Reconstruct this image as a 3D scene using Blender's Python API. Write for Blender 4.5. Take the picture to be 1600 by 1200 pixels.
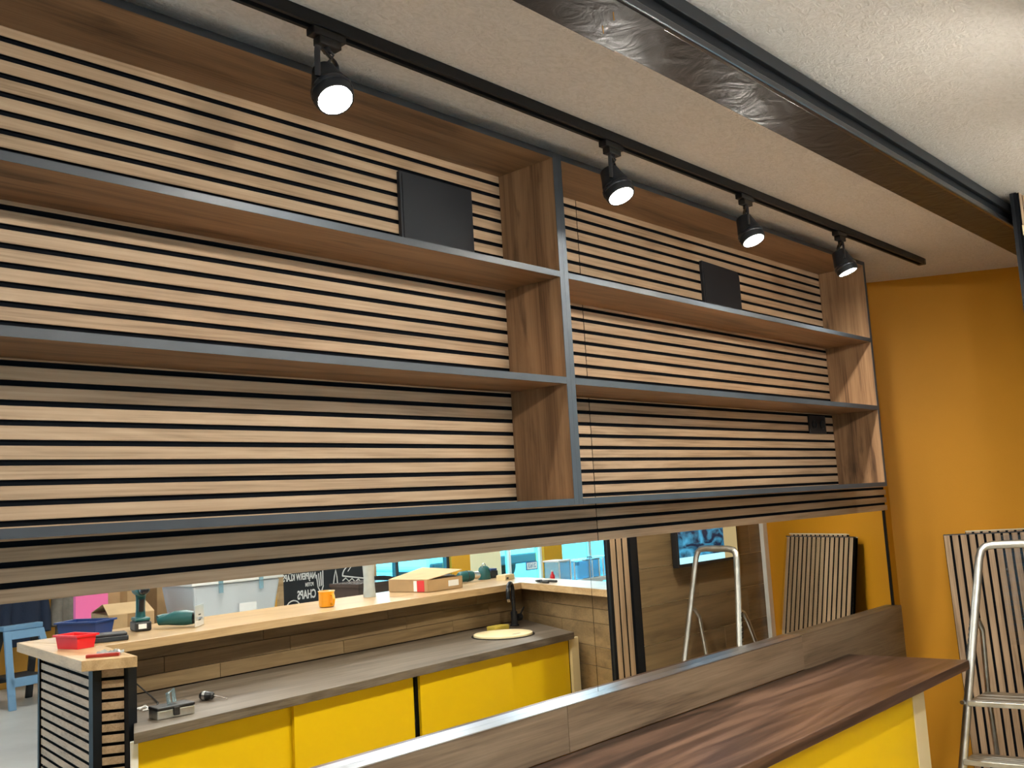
import bpy, bmesh, math, random
from mathutils import Vector, Matrix
random.seed(7)
for o in list(bpy.data.objects): bpy.data.objects.remove(o, do_unlink=True)
sc = bpy.context.scene
COL = sc.collection
H = 1.5                                   # height of the lower edge of the slat panels above the floor
# ---------------------------------------------------------------- camera
cam = bpy.data.cameras.new('camera'); camo = bpy.data.objects.new('camera', cam); COL.objects.link(camo)
cam.sensor_fit = 'HORIZONTAL'; cam.sensor_width = 36.0; cam.lens = 1540.91 * 36 / 1600
cam.clip_start = 0.05; cam.clip_end = 200
R_ = Vector((0.67142, -0.73888, -0.05693)); U_ = Vector((-0.05281, -0.12434, 0.99083)); F_ = Vector((0.73919, 0.66226, 0.12251))
camo.matrix_world = Matrix(((R_.x, U_.x, -F_.x, -2.6745), (R_.y, U_.y, -F_.y, -2.047), (R_.z, U_.z, -F_.z, 0.1327 + H), (0, 0, 0, 1)))
sc.camera = camo
# ---------------------------------------------------------------- world, exposure
w = bpy.data.worlds.new('world'); sc.world = w; w.use_nodes = True
bg = w.node_tree.nodes['Background']; bg.inputs[0].default_value = (0.56, 0.80, 1.0, 1); bg.inputs[1].default_value = 6.0
vs = sc.view_settings; vs.view_transform = 'Standard'; vs.look = 'None'; vs.gamma = 1.0; vs.exposure = 0.68; vs.use_curve_mapping = False
LAMP = 1250.0        # emission of a spotlight lens
HALL = 17.0          # emission of an added fill panel in the hall
# ================================================================ materials
MATS = {}
def nodes(name):
    m = bpy.data.materials.new(name); m.use_nodes = True; nt = m.node_tree
    MATS[name] = m
    return m, nt, nt.nodes['Principled BSDF']
def lnk(nt, a, b): nt.links.new(a, b)
def plain(name, c, rough=0.5, metal=0.0, bump=0.0, bscale=60, var=0.0, vscale=4, spec=0.5, emit=None, alpha=None, trans=0, coat=0):
    m, nt, b = nodes(name)
    b.inputs['Base Color'].default_value = (*c, 1); b.inputs['Roughness'].default_value = rough; b.inputs['Metallic'].default_value = metal
    b.inputs['Specular IOR Level'].default_value = spec
    if coat: b.inputs['Coat Weight'].default_value = coat; b.inputs['Coat Roughness'].default_value = 0.1
    if trans: b.inputs['Transmission Weight'].default_value = trans
    if alpha is not None: b.inputs['Alpha'].default_value = alpha
    if emit: b.inputs['Emission Color'].default_value = (*emit[0], 1); b.inputs['Emission Strength'].default_value = emit[1]
    if bump or var:
        tc = nt.nodes.new('ShaderNodeTexCoord')
        if var:
            n = nt.nodes.new('ShaderNodeTexNoise'); n.inputs['Scale'].default_value = vscale; n.inputs['Detail'].default_value = 4
            lnk(nt, tc.outputs['Object'], n.inputs['Vector'])
            r = nt.nodes.new('ShaderNodeValToRGB'); r.color_ramp.elements[0].position = .3; r.color_ramp.elements[1].position = .7
            r.color_ramp.elements[0].color = (*[x * (1 - var) for x in c], 1); r.color_ramp.elements[1].color = (*[min(1, x * (1 + var)) for x in c], 1)
            lnk(nt, n.outputs['Fac'], r.inputs['Fac']); lnk(nt, r.outputs['Color'], b.inputs['Base Color'])
        if bump:
            n = nt.nodes.new('ShaderNodeTexNoise'); n.inputs['Scale'].default_value = bscale; n.inputs['Detail'].default_value = 5
            lnk(nt, tc.outputs['Object'], n.inputs['Vector'])
            bp = nt.nodes.new('ShaderNodeBump'); bp.inputs['Strength'].default_value = bump; bp.inputs['Distance'].default_value = 0.01
            lnk(nt, n.outputs['Fac'], bp.inputs['Height']); lnk(nt, bp.outputs['Normal'], b.inputs['Normal'])
    return m
def wood(name, dark, mid, light, axis='X', scale=1.0, rough=0.45, fine=0.5, spec=0.4, wav=1.0, knots=0.0):
    """grain runs along the given axis of the object; each piece gets its own cut of the grain"""
    m, nt, b = nodes(name)
    tc = nt.nodes.new('ShaderNodeTexCoord'); oi = nt.nodes.new('ShaderNodeObjectInfo')
    mul = nt.nodes.new('ShaderNodeVectorMath'); mul.operation = 'SCALE'; mul.inputs['Scale'].default_value = 37.0
    comb = nt.nodes.new('ShaderNodeCombineXYZ')
    for k in range(3): lnk(nt, oi.outputs['Random'], comb.inputs[k])
    lnk(nt, comb.outputs[0], mul.inputs[0])
    add = nt.nodes.new('ShaderNodeVectorMath'); add.operation = 'ADD'
    lnk(nt, tc.outputs['Object'], add.inputs[0]); lnk(nt, mul.outputs[0], add.inputs[1])
    def branch(along, across):
        mp = nt.nodes.new('ShaderNodeMapping'); s = [across * scale] * 3; s['XYZ'.index(axis)] = along * scale
        mp.inputs['Scale'].default_value = s; lnk(nt, add.outputs[0], mp.inputs['Vector']); return mp
    n1 = nt.nodes.new('ShaderNodeTexNoise'); n1.inputs['Scale'].default_value = 1; n1.inputs['Detail'].default_value = 6
    n1.inputs['Roughness'].default_value = 0.62; n1.inputs['Distortion'].default_value = 1.2 * wav
    lnk(nt, branch(1.1, 13).outputs[0], n1.inputs['Vector'])
    n2 = nt.nodes.new('ShaderNodeTexNoise'); n2.inputs['Scale'].default_value = 1; n2.inputs['Detail'].default_value = 3
    lnk(nt, branch(4, 190).outputs[0], n2.inputs['Vector'])
    mix = nt.nodes.new('ShaderNodeMix'); mix.data_type = 'FLOAT'; mix.inputs[0].default_value = fine * 0.6
    lnk(nt, n1.outputs['Fac'], mix.inputs[2]); lnk(nt, n2.outputs['Fac'], mix.inputs[3])
    r = nt.nodes.new('ShaderNodeValToRGB'); e = r.color_ramp.elements
    e[0].position = .34; e[0].color = (*dark, 1); e[1].position = .64; e[1].color = (*light, 1)
    k = e.new(.48); k.color = (*mid, 1)
    lnk(nt, mix.outputs[0], r.inputs['Fac'])
    if knots:                        # sparse knots and dark cracks along the grain
        n3 = nt.nodes.new('ShaderNodeTexNoise'); n3.inputs['Scale'].default_value = 1; n3.inputs['Detail'].default_value = 5; n3.inputs['Distortion'].default_value = .6
        lnk(nt, branch(3.2, 15).outputs[0], n3.inputs['Vector'])
        rk = nt.nodes.new('ShaderNodeValToRGB'); rk.color_ramp.elements[0].position = .61; rk.color_ramp.elements[1].position = .74
        rk.color_ramp.elements[0].color = (0, 0, 0, 1); rk.color_ramp.elements[1].color = (knots, knots, knots, 1)
        mk = nt.nodes.new('ShaderNodeMix'); mk.data_type = 'RGBA'; lnk(nt, n3.outputs['Fac'], rk.inputs[0]); lnk(nt, rk.outputs[0], mk.inputs[0])
        lnk(nt, r.outputs['Color'], mk.inputs[6]); mk.inputs[7].default_value = (*[x * .45 for x in dark], 1); lnk(nt, mk.outputs[2], b.inputs['Base Color'])
    else: lnk(nt, r.outputs['Color'], b.inputs['Base Color'])
    b.inputs['Roughness'].default_value = rough; b.inputs['Specular IOR Level'].default_value = spec
    bp = nt.nodes.new('ShaderNodeBump'); bp.inputs['Strength'].default_value = 0.12; bp.inputs['Distance'].default_value = 0.002
    lnk(nt, n2.outputs['Fac'], bp.inputs['Height']); lnk(nt, bp.outputs['Normal'], b.inputs['Normal'])
    return m
oak = dict(dark=(.25, .16, .088), mid=(.42, .285, .170), light=(.52, .37, .235))
wood('slat_oak_x', axis='X', scale=1.0, rough=.5, fine=.7, **oak)
wood('slat_oak_y', axis='Y', scale=1.0, rough=.5, fine=.7, **oak)
wood('slat_oak_z', axis='Z', scale=1.0, rough=.5, fine=.7, **oak)
gold = dict(dark=(.085, .042, .02), mid=(.21, .118, .058), light=(.30, .178, .092))
wood('shelf_oak_x', axis='X', scale=.8, rough=.42, fine=.45, knots=.8, **gold)
wood('shelf_oak_z', axis='Z', scale=.8, rough=.42, fine=.45, knots=.8, **gold)
wood('bar_oak_x', (.36, .23, .11), (.49, .33, .17), (.58, .41, .23), 'X', 1.0, .3, .5)
wood('bar_oak_y', (.36, .23, .11), (.49, .33, .17), (.58, .41, .23), 'Y', 1.0, .3, .5)
wal = dict(dark=(.016, .009, .007), mid=(.062, .033, .023), light=(.15, .085, .056))
wood('walnut_worktop', axis='X', scale=.8, rough=.28, fine=.3, spec=.35, knots=.7, **wal)
wood('grey_walnut_worktop', (.05, .038, .028), (.115, .09, .068), (.19, .155, .12), 'X', 1.0, .38, .5)
wood('splash_oak', (.10, .065, .038), (.185, .127, .078), (.26, .188, .12), 'X', .9, .42, .5)
wood('plank_oak_x', (.14, .09, .042), (.22, .145, .07), (.29, .20, .10), 'X', .8, .45, .4, knots=.6)
wood('plank_oak_y', (.14, .09, .042), (.22, .145, .07), (.29, .20, .10), 'Y', .8, .45, .4, knots=.6)
plain('anthracite_edge', (.030, .037, .045), .42, spec=.4, var=.12, vscale=9)
plain('black_felt', (.006, .007, .009), .95, spec=.1)
plain('black_trim', (.006, .0075, .010), .5, spec=.25)
plain('black_plate', (.010, .012, .016), .5)
plain('black_plastic', (.012, .012, .013), .4)
plain('dark_plastic', (.03, .032, .036), .45)
plain('orange_paint', (.64, .285, .007), .62, bump=.05, bscale=140, var=.04, vscale=2)
plain('ochre_paint', (.66, .33, .04), .65, bump=.04, bscale=120)
plain('cream_paint', (.78, .68, .42), .6)
plain('white_wall', (.7, .7, .68), .7)
plain('yellow_laminate', (.72, .47, .004), .34, spec=.45)
plain('cream_laminate', (.72, .61, .36), .45)
plain('white_laminate', (.75, .74, .7), .4)
plain('mirror_glass', (.9, .92, .9), 0.0, 1.0)
plain('aluminium', (.72, .73, .73), .28, 1.0, bump=.02, bscale=30, var=.08, vscale=12)
plain('worn_aluminium', (.6, .6, .56), .36, 1.0, bump=.05, bscale=40, var=.2, vscale=14)
plain('ledge_gloss', (.70, .73, .82), .3, 1.0, var=.05)  # bluish base stands in for the window light it reflects
plain('chrome', (.8, .8, .82), .12, 1.0)
plain('black_metal', (.010, .012, .016), .25, spec=.5)
plain('track_metal', (.009, .011, .014), .5, spec=.35)
plain('red_plastic', (.72, .012, .02), .35)
plain('dark_red', (.30, .02, .012), .4)
plain('blue_plastic', (.012, .045, .20), .4)
plain('teal_plastic', (.012, .10, .105), .42)
plain('cardboard', (.42, .27, .13), .8, var=.12, vscale=7)
plain('cardboard_light', (.52, .36, .19), .8, var=.1, vscale=7)
plain('brown_tape', (.30, .18, .08), .3)
plain('white_paper', (.8, .8, .78), .7)
plain('red_paper', (.6, .03, .03), .6)
plain('enamel_orange', (.80, .33, .005), .18, coat=.6)
plain('frosted_glass', (.75, .8, .78), .45, trans=.55, var=.1, vscale=30)
plain('clear_plastic', (.85, .93, .97), .12, trans=.9)
plain('blue_clear_plastic', (.62, .88, 1.0), .15, trans=.9)
plain('bin_plastic', (.72, .77, .8), .35, trans=.25)
plain('sponge_yellow', (.55, .42, .06), .95, bump=.6, bscale=160)
plain('birch_board', (.72, .60, .36), .55, var=.05)
plain('pink_foam', (.85, .17, .42), .8)
plain('navy_cloth', (.012, .022, .05), .9, bump=.5, bscale=18)
plain('grey_cloth', (.20, .18, .15), .95, bump=.6, bscale=16, var=.2, vscale=9)
plain('light_cloth', (.5, .5, .5), .95, bump=.5, bscale=16)
plain('sawhorse_bluelit', (.16, .32, .50), .4)  # dark plastic with the blue daylight put into its colour
plain('sawhorse_dark', (.02, .022, .025), .5)
plain('chalkboard', (.014, .017, .02), .7, var=.2, vscale=5)
plain('chalk', (.82, .82, .8), .9)
plain('concrete_floor', (.50, .51, .50), .38, var=.14, vscale=1.6, bump=.03, bscale=30)
plain('asphalt', (.25, .27, .28), .9)
plain('van_white', (.85, .88, .9), .3)
plain('van_glass', (.03, .10, .22), .1)
plain('dark_wood', (.06, .035, .025), .25)
plain('rubber', (.015, .015, .015), .8)
plain('felt_foam', (.75, .68, .5), .9)
plain('lens_glow', (1, 1, 1), .4, emit=((1.0, .945, .84), LAMP))
plain('bar_lens_glow', (1, 1, 1), .4, emit=((1.0, .945, .84), LAMP * .6))
plain('fill_glow', (1, 1, 1), .4, emit=((1.0, .97, .92), HALL))
plain('tyre', (.02, .02, .02), .8)
m, nt, b = nodes('window_glass')          # clear pane
for n in list(nt.nodes): nt.nodes.remove(n)
out = nt.nodes.new('ShaderNodeOutputMaterial'); mx = nt.nodes.new('ShaderNodeMixShader'); tr = nt.nodes.new('ShaderNodeBsdfTransparent'); gl = nt.nodes.new('ShaderNodeBsdfGlossy')
tr.inputs[0].default_value = (.88, .97, 1, 1); gl.inputs['Roughness'].default_value = .02; mx.inputs[0].default_value = .06
lnk(nt, tr.outputs[0], mx.inputs[1]); lnk(nt, gl.outputs[0], mx.inputs[2]); lnk(nt, mx.outputs[0], out.inputs[0])
m, nt, b = nodes('film_wrap')             # stretch film over slats
for n in list(nt.nodes): nt.nodes.remove(n)
out = nt.nodes.new('ShaderNodeOutputMaterial'); mx = nt.nodes.new('ShaderNodeMixShader'); tr = nt.nodes.new('ShaderNodeBsdfTransparent'); gl = nt.nodes.new('ShaderNodeBsdfGlossy')
gl.inputs['Roughness'].default_value = .12; mx.inputs[0].default_value = .07
tc = nt.nodes.new('ShaderNodeTexCoord'); mp = nt.nodes.new('ShaderNodeMapping'); mp.inputs['Scale'].default_value = (4, 4, 45)
no = nt.nodes.new('ShaderNodeTexNoise'); no.inputs['Scale'].default_value = 1; no.inputs['Detail'].default_value = 3
bp = nt.nodes.new('ShaderNodeBump'); bp.inputs['Strength'].default_value = .8; bp.inputs['Distance'].default_value = .01
lnk(nt, tc.outputs['Object'], mp.inputs[0]); lnk(nt, mp.outputs[0], no.inputs['Vector']); lnk(nt, no.outputs['Fac'], bp.inputs['Height']); lnk(nt, bp.outputs[0], gl.inputs['Normal'])
lnk(nt, tr.outputs[0], mx.inputs[1]); lnk(nt, gl.outputs[0], mx.inputs[2]); lnk(nt, mx.outputs[0], out.inputs[0])
m, nt, b = nodes('cyan_daylight_glass')          # shop window, cyan of the bright daylight put into its tint
for n in list(nt.nodes): nt.nodes.remove(n)
out = nt.nodes.new('ShaderNodeOutputMaterial'); mx = nt.nodes.new('ShaderNodeMixShader'); tr = nt.nodes.new('ShaderNodeBsdfTransparent'); gl = nt.nodes.new('ShaderNodeBsdfGlossy')
tr.inputs[0].default_value = (.46, .93, 1, 1); gl.inputs['Roughness'].default_value = .02; mx.inputs[0].default_value = .05
lnk(nt, tr.outputs[0], mx.inputs[1]); lnk(nt, gl.outputs[0], mx.inputs[2]); lnk(nt, mx.outputs[0], out.inputs[0])
# rough trowelled ceiling paint
m, nt, b = nodes('ceiling_paint')
b.inputs['Base Color'].default_value = (.62, .60, .56, 1); b.inputs['Roughness'].default_value = .55
tc = nt.nodes.new('ShaderNodeTexCoord'); mp = nt.nodes.new('ShaderNodeMapping'); mp.inputs['Scale'].default_value = (1, 1.7, 1); mp.inputs['Rotation'].default_value = (0, 0, .5)
n1 = nt.nodes.new('ShaderNodeTexNoise'); n1.inputs['Scale'].default_value = 26; n1.inputs['Detail'].default_value = 6; n1.inputs['Distortion'].default_value = 2.5
lnk(nt, tc.outputs['Object'], mp.inputs[0]); lnk(nt, mp.outputs[0], n1.inputs['Vector'])
bp = nt.nodes.new('ShaderNodeBump'); bp.inputs['Strength'].default_value = .5; bp.inputs['Distance'].default_value = .012
lnk(nt, n1.outputs['Fac'], bp.inputs['Height']); lnk(nt, bp.outputs[0], b.inputs['Normal'])
r = nt.nodes.new('ShaderNodeValToRGB'); r.color_ramp.elements[0].position = .3; r.color_ramp.elements[1].position = .62
r.color_ramp.elements[0].color = (.70, .68, .64, 1); r.color_ramp.elements[1].color = (.82, .80, .77, 1)
lnk(nt, n1.outputs['Fac'], r.inputs['Fac']); lnk(nt, r.outputs['Color'], b.inputs['Base Color'])
# crumpled black film on the beam
m, nt, b = nodes('black_film')
b.inputs['Base Color'].default_value = (.010, .0105, .011, 1); b.inputs['Roughness'].default_value = .4; b.inputs['Specular IOR Level'].default_value = .32
tc = nt.nodes.new('ShaderNodeTexCoord'); n1 = nt.nodes.new('ShaderNodeTexNoise'); n1.inputs['Scale'].default_value = 9; n1.inputs['Detail'].default_value = 5; n1.inputs['Distortion'].default_value = 1.5
lnk(nt, tc.outputs['Object'], n1.inputs['Vector']); bp = nt.nodes.new('ShaderNodeBump'); bp.inputs['Strength'].default_value = .45; bp.inputs['Distance'].default_value = .012
lnk(nt, n1.outputs['Fac'], bp.inputs['Height']); lnk(nt, bp.outputs[0], b.inputs['Normal'])
# television picture: flat print on the lit screen
m, nt, b = nodes('tv_picture')
b.inputs['Base Color'].default_value = (.01, .01, .012, 1); b.inputs['Roughness'].default_value = .2
tc = nt.nodes.new('ShaderNodeTexCoord'); sep = nt.nodes.new('ShaderNodeSeparateXYZ'); lnk(nt, tc.outputs['Generated'], sep.inputs[0])
no = nt.nodes.new('ShaderNodeTexNoise'); no.inputs['Scale'].default_value = 5; no.inputs['Detail'].default_value = 5; no.inputs['Distortion'].default_value = 1.0
lnk(nt, tc.outputs['Generated'], no.inputs['Vector'])
r1 = nt.nodes.new('ShaderNodeValToRGB'); e = r1.color_ramp.elements; e[0].position = .42; e[0].color = (.004, .012, .035, 1); e[1].position = .66; e[1].color = (.05, .30, .5, 1)
lnk(nt, no.outputs['Fac'], r1.inputs[0])
r2 = nt.nodes.new('ShaderNodeValToRGB'); r2.color_ramp.interpolation = 'CONSTANT'; e = r2.color_ramp.elements; e[0].color = (1, 1, 1, 1); e[1].position = .1; e[1].color = (0, 0, 0, 1)
lnk(nt, sep.outputs['Z'], r2.inputs[0])
r3 = nt.nodes.new('ShaderNodeValToRGB'); r3.color_ramp.interpolation = 'CONSTANT'; e = r3.color_ramp.elements; e[0].color = (0, 0, 0, 1); e[1].position = .76; e[1].color = (1, 1, 1, 1)
lnk(nt, sep.outputs['X'], r3.inputs[0])
ma = nt.nodes.new('ShaderNodeMix'); ma.data_type = 'RGBA'; lnk(nt, r2.outputs[0], ma.inputs[0]); lnk(nt, r1.outputs[0], ma.inputs[6]); ma.inputs[7].default_value = (.45, .85, .95, 1)
mb_ = nt.nodes.new('ShaderNodeMix'); mb_.data_type = 'RGBA'; lnk(nt, r3.outputs[0], mb_.inputs[0]); lnk(nt, ma.outputs[2], mb_.inputs[6]); mb_.inputs[7].default_value = (.36, .27, .13, 1)  # tan right part is a wood reflection painted into the picture
lnk(nt, mb_.outputs[2], b.inputs['Emission Color']); b.inputs['Emission Strength'].default_value = .9

# ================================================================ builders
ROOT = {}
PLAN = [1.0, 0.0, 0.0]     # scale and shift of the plan measured for a group of things
def plan(x, y): return (x * PLAN[0] + PLAN[1], y * PLAN[0] + PLAN[2])
def tag(o, label=None, cat=None, group=None, kind=None):
    if label: o['label'] = label
    if cat: o['category'] = cat
    if group: o['group'] = group
    if kind: o['kind'] = kind
    return o
def thing(name, label, cat, loc, group=None, rz=0.0, rot=None):
    """Empty at the base of a thing; loc is relative to the lower edge of the slat panels"""
    o = bpy.data.objects.new(name, None); COL.objects.link(o); o.empty_display_size = .05
    o.location = (*plan(loc[0], loc[1]), loc[2] + H); o.rotation_euler = rot if rot else (0, 0, rz)
    tag(o, label, cat, group); ROOT[o] = Vector(o.location); return o
def rootloc(p):
    q = p
    while q.parent: q = q.parent
    return ROOT.get(q, Vector((0, 0, 0)))
class MB:
    def __init__(s): s.v = []; s.f = []
    def add(s, vs_, fs):
        n = len(s.v); s.v += [tuple(x) for x in vs_]; s.f += [tuple(i + n for i in f) for f in fs]; return s
    def box(s, x0, x1, y0, y1, z0, z1):
        return s.add([(x0, y0, z0), (x1, y0, z0), (x1, y1, z0), (x0, y1, z0), (x0, y0, z1), (x1, y0, z1), (x1, y1, z1), (x0, y1, z1)],
                     [(0, 3, 2, 1), (4, 5, 6, 7), (0, 1, 5, 4), (1, 2, 6, 5), (2, 3, 7, 6), (3, 0, 4, 7)])
    def prism(s, poly, z0, z1):
        a = sum(poly[i][0] * poly[(i + 1) % len(poly)][1] - poly[(i + 1) % len(poly)][0] * poly[i][1] for i in range(len(poly)))
        if a < 0: poly = poly[::-1]
        n = len(poly)
        return s.add([(x, y, z0) for x, y in poly] + [(x, y, z1) for x, y in poly],
                     [tuple(range(n))[::-1], tuple(range(n, 2 * n))] + [(i, (i + 1) % n, n + (i + 1) % n, n + i) for i in range(n)])
    def slab(s, p, q, t, z0, z1, side=1):
        """upright slab from p to q on plan, thickness t to the side"""
        d = Vector((q[0] - p[0], q[1] - p[1])).normalized(); nn = Vector((-d.y, d.x)) * t * side
        return s.prism([p, q, (q[0] + nn.x, q[1] + nn.y), (p[0] + nn.x, p[1] + nn.y)], z0, z1)
    def tube(s, pts, r, n=10, closed=False, cap=True, flat=1.0):
        pts = [Vector(p) for p in pts]; rr = r if isinstance(r, (list, tuple)) else [r] * len(pts)
        base = len(s.v); up = None
        for i, p in enumerate(pts):
            a = pts[i - 1] if (i > 0 or closed) else p; c = pts[(i + 1) % len(pts)] if (i < len(pts) - 1 or closed) else p
            t = (c - a).normalized()
            if up is None:
                up = Vector((0, 0, 1)) if abs(t.z) < .9 else Vector((1, 0, 0))
            up = (up - t * up.dot(t)).normalized(); sd = t.cross(up)
            for k in range(n):
                an = 2 * math.pi * k / n; s.v.append(tuple(p + up * (math.cos(an) * rr[i]) + sd * (math.sin(an) * rr[i] * flat)))
        m_ = len(pts)
        for i in range(m_ if closed else m_ - 1):
            for k in range(n):
                a0 = base + i * n + k; a1 = base + i * n + (k + 1) % n; j = (i + 1) % m_
                s.f.append((a0, base + j * n + k, base + j * n + (k + 1) % n, a1))
        if cap and not closed:
            s.f.append(tuple(base + k for k in range(n))); s.f.append(tuple(base + (m_ - 1) * n + k for k in range(n))[::-1])
        return s
    def cyl(s, a, b_, r0, r1=None, n=16): return s.tube([a, b_], [r0, r0 if r1 is None else r1], n)
    def lathe(s, prof, o=(0, 0, 0), d=(0, 0, 1), n=20):
        """profile (radius, height) turned about direction d through o; open ends with radius 0 close"""
        d = Vector(d).normalized(); t = Vector((1, 0, 0)) if abs(d.x) < .9 else Vector((0, 1, 0)); a = d.cross(t).normalized(); c = d.cross(a)
        base = len(s.v); O = Vector(o)
        for r, h in prof:
            for k in range(n):
                an = 2 * math.pi * k / n; s.v.append(tuple(O + d * h + a * (math.cos(an) * r) + c * (math.sin(an) * r)))
        for i in range(len(prof) - 1):
            for k in range(n):
                s.f.append((base + i * n + k, base + i * n + (k + 1) % n, base + (i + 1) * n + (k + 1) % n, base + (i + 1) * n + k))
        return s
    def build(s, name, mat, parent=None, local=False, bevel=0.0, smooth=False, seg=2, face=None):
        off = Vector((0, 0, 0)) if local else Vector((0, 0, H)) - (rootloc(parent) if parent else Vector((0, 0, 0)))
        me = bpy.data.meshes.new(name); me.from_pydata([tuple((Vector(v) if local else Vector((*plan(v[0], v[1]), v[2]))) + off) for v in s.v], [], s.f); me.update()
        bm = bmesh.new(); bm.from_mesh(me); bmesh.ops.remove_doubles(bm, verts=bm.verts, dist=1e-6); bmesh.ops.recalc_face_normals(bm, faces=bm.faces)
        if bevel: bmesh.ops.bevel(bm, geom=[e for e in bm.edges if len(e.link_faces) == 2 and e.calc_face_angle(0) > .6], offset=bevel, segments=seg, affect='EDGES', profile=.5)
        bm.to_mesh(me); bm.free()
        if smooth:
            for p in me.polygons: p.use_smooth = True
            me.set_sharp_from_angle(angle=math.radians(40))
        me.materials.append(MATS[mat])
        if face:                     # veneer on the face only, the sides are black fibreboard
            me.materials.append(MATS['black_felt']); fd = Vector(face).normalized()
            for p in me.polygons: p.material_index = 0 if p.normal.dot(fd) > .5 else 1
        o = bpy.data.objects.new(name, me); COL.objects.link(o)
        if parent: o.parent = parent
        return o
def struct(name, mb, mat, **k): return tag(mb.build(name, mat, **k), kind='structure')
def text_mesh(s, size, extr=0.001, bold=0.0):
    cu = bpy.data.curves.new('t', 'FONT'); cu.body = s; cu.size = size; cu.extrude = extr; cu.offset = bold; cu.align_x = 'CENTER'; cu.align_y = 'CENTER'
    ob = bpy.data.objects.new('t', cu); COL.objects.link(ob); bpy.context.view_layer.update()
    me = bpy.data.meshes.new_from_object(ob.evaluated_get(bpy.context.evaluated_depsgraph_get())); bpy.data.objects.remove(ob); return me
def text(name, s, size, mat, parent, loc, ax, ay, sx=1.0):
    """lettering: ax = reading direction, ay = up direction, both world vectors; loc relative like everything else"""
    me = text_mesh(s, size, .001, size * .025 if mat == 'chalk' else 0.0); ax = Vector(ax).normalized(); ay = Vector(ay).normalized(); az = ax.cross(ay)
    off = Vector((loc[0], loc[1], loc[2] + H)) - (rootloc(parent) if parent else Vector())
    for v in me.vertices:
        c = v.co.copy(); v.co = off + ax * (c.x * sx) + ay * c.y + az * c.z
    me.materials.clear(); me.materials.append(MATS[mat]); me.name = name
    o = bpy.data.objects.new(name, me); COL.objects.link(o); o.parent = parent; return o
def copy_tree(o, parent=None):
    c = o.copy(); COL.objects.link(c); c.parent = parent
    if o in ROOT: ROOT[c] = ROOT[o]
    for ch in o.children: copy_tree(ch, c)
    return c

# ================================================================ THE SETTING
ZF, ZC = -H, 1.235
CX, CY = 2.62, 0.0                     # corner of the back wall and the slanted orange wall
RW = Vector((.447, -.894))             # direction of the orange wall away from the corner
RN = Vector((-.894, -.447))            # its normal, into the room
YT = -1.02                             # face of the partition that carries the television
struct('floor', MB().box(-6.2, 13.4, -9.5, .12, ZF - .1, ZF), 'concrete_floor')
struct('floor_outside', MB().box(-25, 45, -45, -9.5, ZF - .14, ZF - .04), 'asphalt')
struct('ceiling', MB().box(-6.2, 13.4, -9.5, .12, ZC, ZC + .15), 'ceiling_paint')
struct('wall_back', MB().box(-6.2, 2.66, .03, .12, ZF, ZC), 'orange_paint')
e1 = (CX + RW.x * 1.16, CY + RW.y * 1.16)
struct('wall_right', MB().prism([(CX - .012, .03), (e1[0], e1[1]), (e1[0] + .2, e1[1]), (CX + .4, .12), (CX - .012, .12)], ZF, ZC), 'orange_paint')
struct('wall_left', MB().box(-6.3, -6.2, -9.5, .12, ZF, ZC), 'white_wall')
struct('wall_hall_side', MB().box(13.4, 13.5, -9.5, -1.02, ZF, ZC), 'ochre_paint')
struct('wall_hall_back', MB().box(3.16, 13.4, -1.12, -1.03, ZF, ZC), 'white_wall')
# partition with wide boards
part = struct('wall_partition', MB().box(1.72, 3.15, YT - .12, YT - .0035, ZF, ZC), 'birch_board')
zs_ = [-1.5 + .0, -1.243, -1.043, -.843, -.643, -.443, -.243, -.043, .157, .357, .557, .757, .957, 1.157, ZC]
for i in range(len(zs_) - 1):
    z0, z1 = zs_[i] + .0022, zs_[i + 1] - .0022
    cut = [2.85, 2.3, 2.93, 2.55][i % 4]
    for a, c in ((1.722, cut - .001), (cut + .001, 3.125)):
        MB().box(a, c, YT - .0034, YT, z0, z1).build('plank', 'plank_oak_x', part)
# white strip in the corner of partition and orange wall
struct('trim_1', MB().box(3.06, 3.115, YT + .002, YT + .03, ZF, ZC - .002), 'white_laminate', bevel=.003)
# far shop front of the hall
WF = -9.3
fr = [(-6.2, -5.4, 'ochre_paint'), (-2.2, 6.75, 'ochre_paint'), (8.36, 8.78, 'orange_paint'), (8.78, 9.5, 'cream_paint'), (10.62, 11.12, 'orange_paint'), (12.9, 13.4, 'ochre_paint')]
for i, (a, c, mt) in enumerate(fr):
    struct('wall_front' if i == 0 else 'wall_front_pier', MB().box(a, c, WF - .2, WF, ZF, ZC), mt)
struct('trim_2', MB().box(-6.2, 13.4, WF - .2, WF - .002, ZC - .12, ZC - .001), 'white_wall')
def glazing(n, x0, x1, muls, zsill, rail=None):
    f = MB(); t = .06
    f.box(x0, x1, WF - .13, WF - .05, zsill, zsill + t); f.box(x0, x1, WF - .13, WF - .05, ZC - .18, ZC - .122)
    for x in [x0 + t / 2] + muls + [x1 - t / 2]: f.box(x - t / 2, x + t / 2, WF - .13, WF - .05, zsill + t, ZC - .18)
    if rail: f.box(x0, x1, WF - .125, WF - .055, rail, rail + .05)
    fo = struct('window_%d' % n, f, 'dark_plastic' if n == 2 else 'white_laminate')
    xs = [x0] + muls + [x1]
    for i in range(len(xs) - 1):
        MB().box(xs[i] + .03, xs[i + 1] - .03, WF - .094, WF - .088, zsill + .03, ZC - .16).build('pane', 'cyan_daylight_glass' if n > 1 else 'window_glass', fo)
glazing(1, -5.4, -2.2, [-4.3, -3.3], ZF, None)
glazing(2, 6.75, 8.36, [7.27], ZF, None)
glazing(3, 9.5, 10.62, [9.78], ZF, None)
glazing(4, 11.12, 12.9, [12.0], ZF, -.98)
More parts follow.
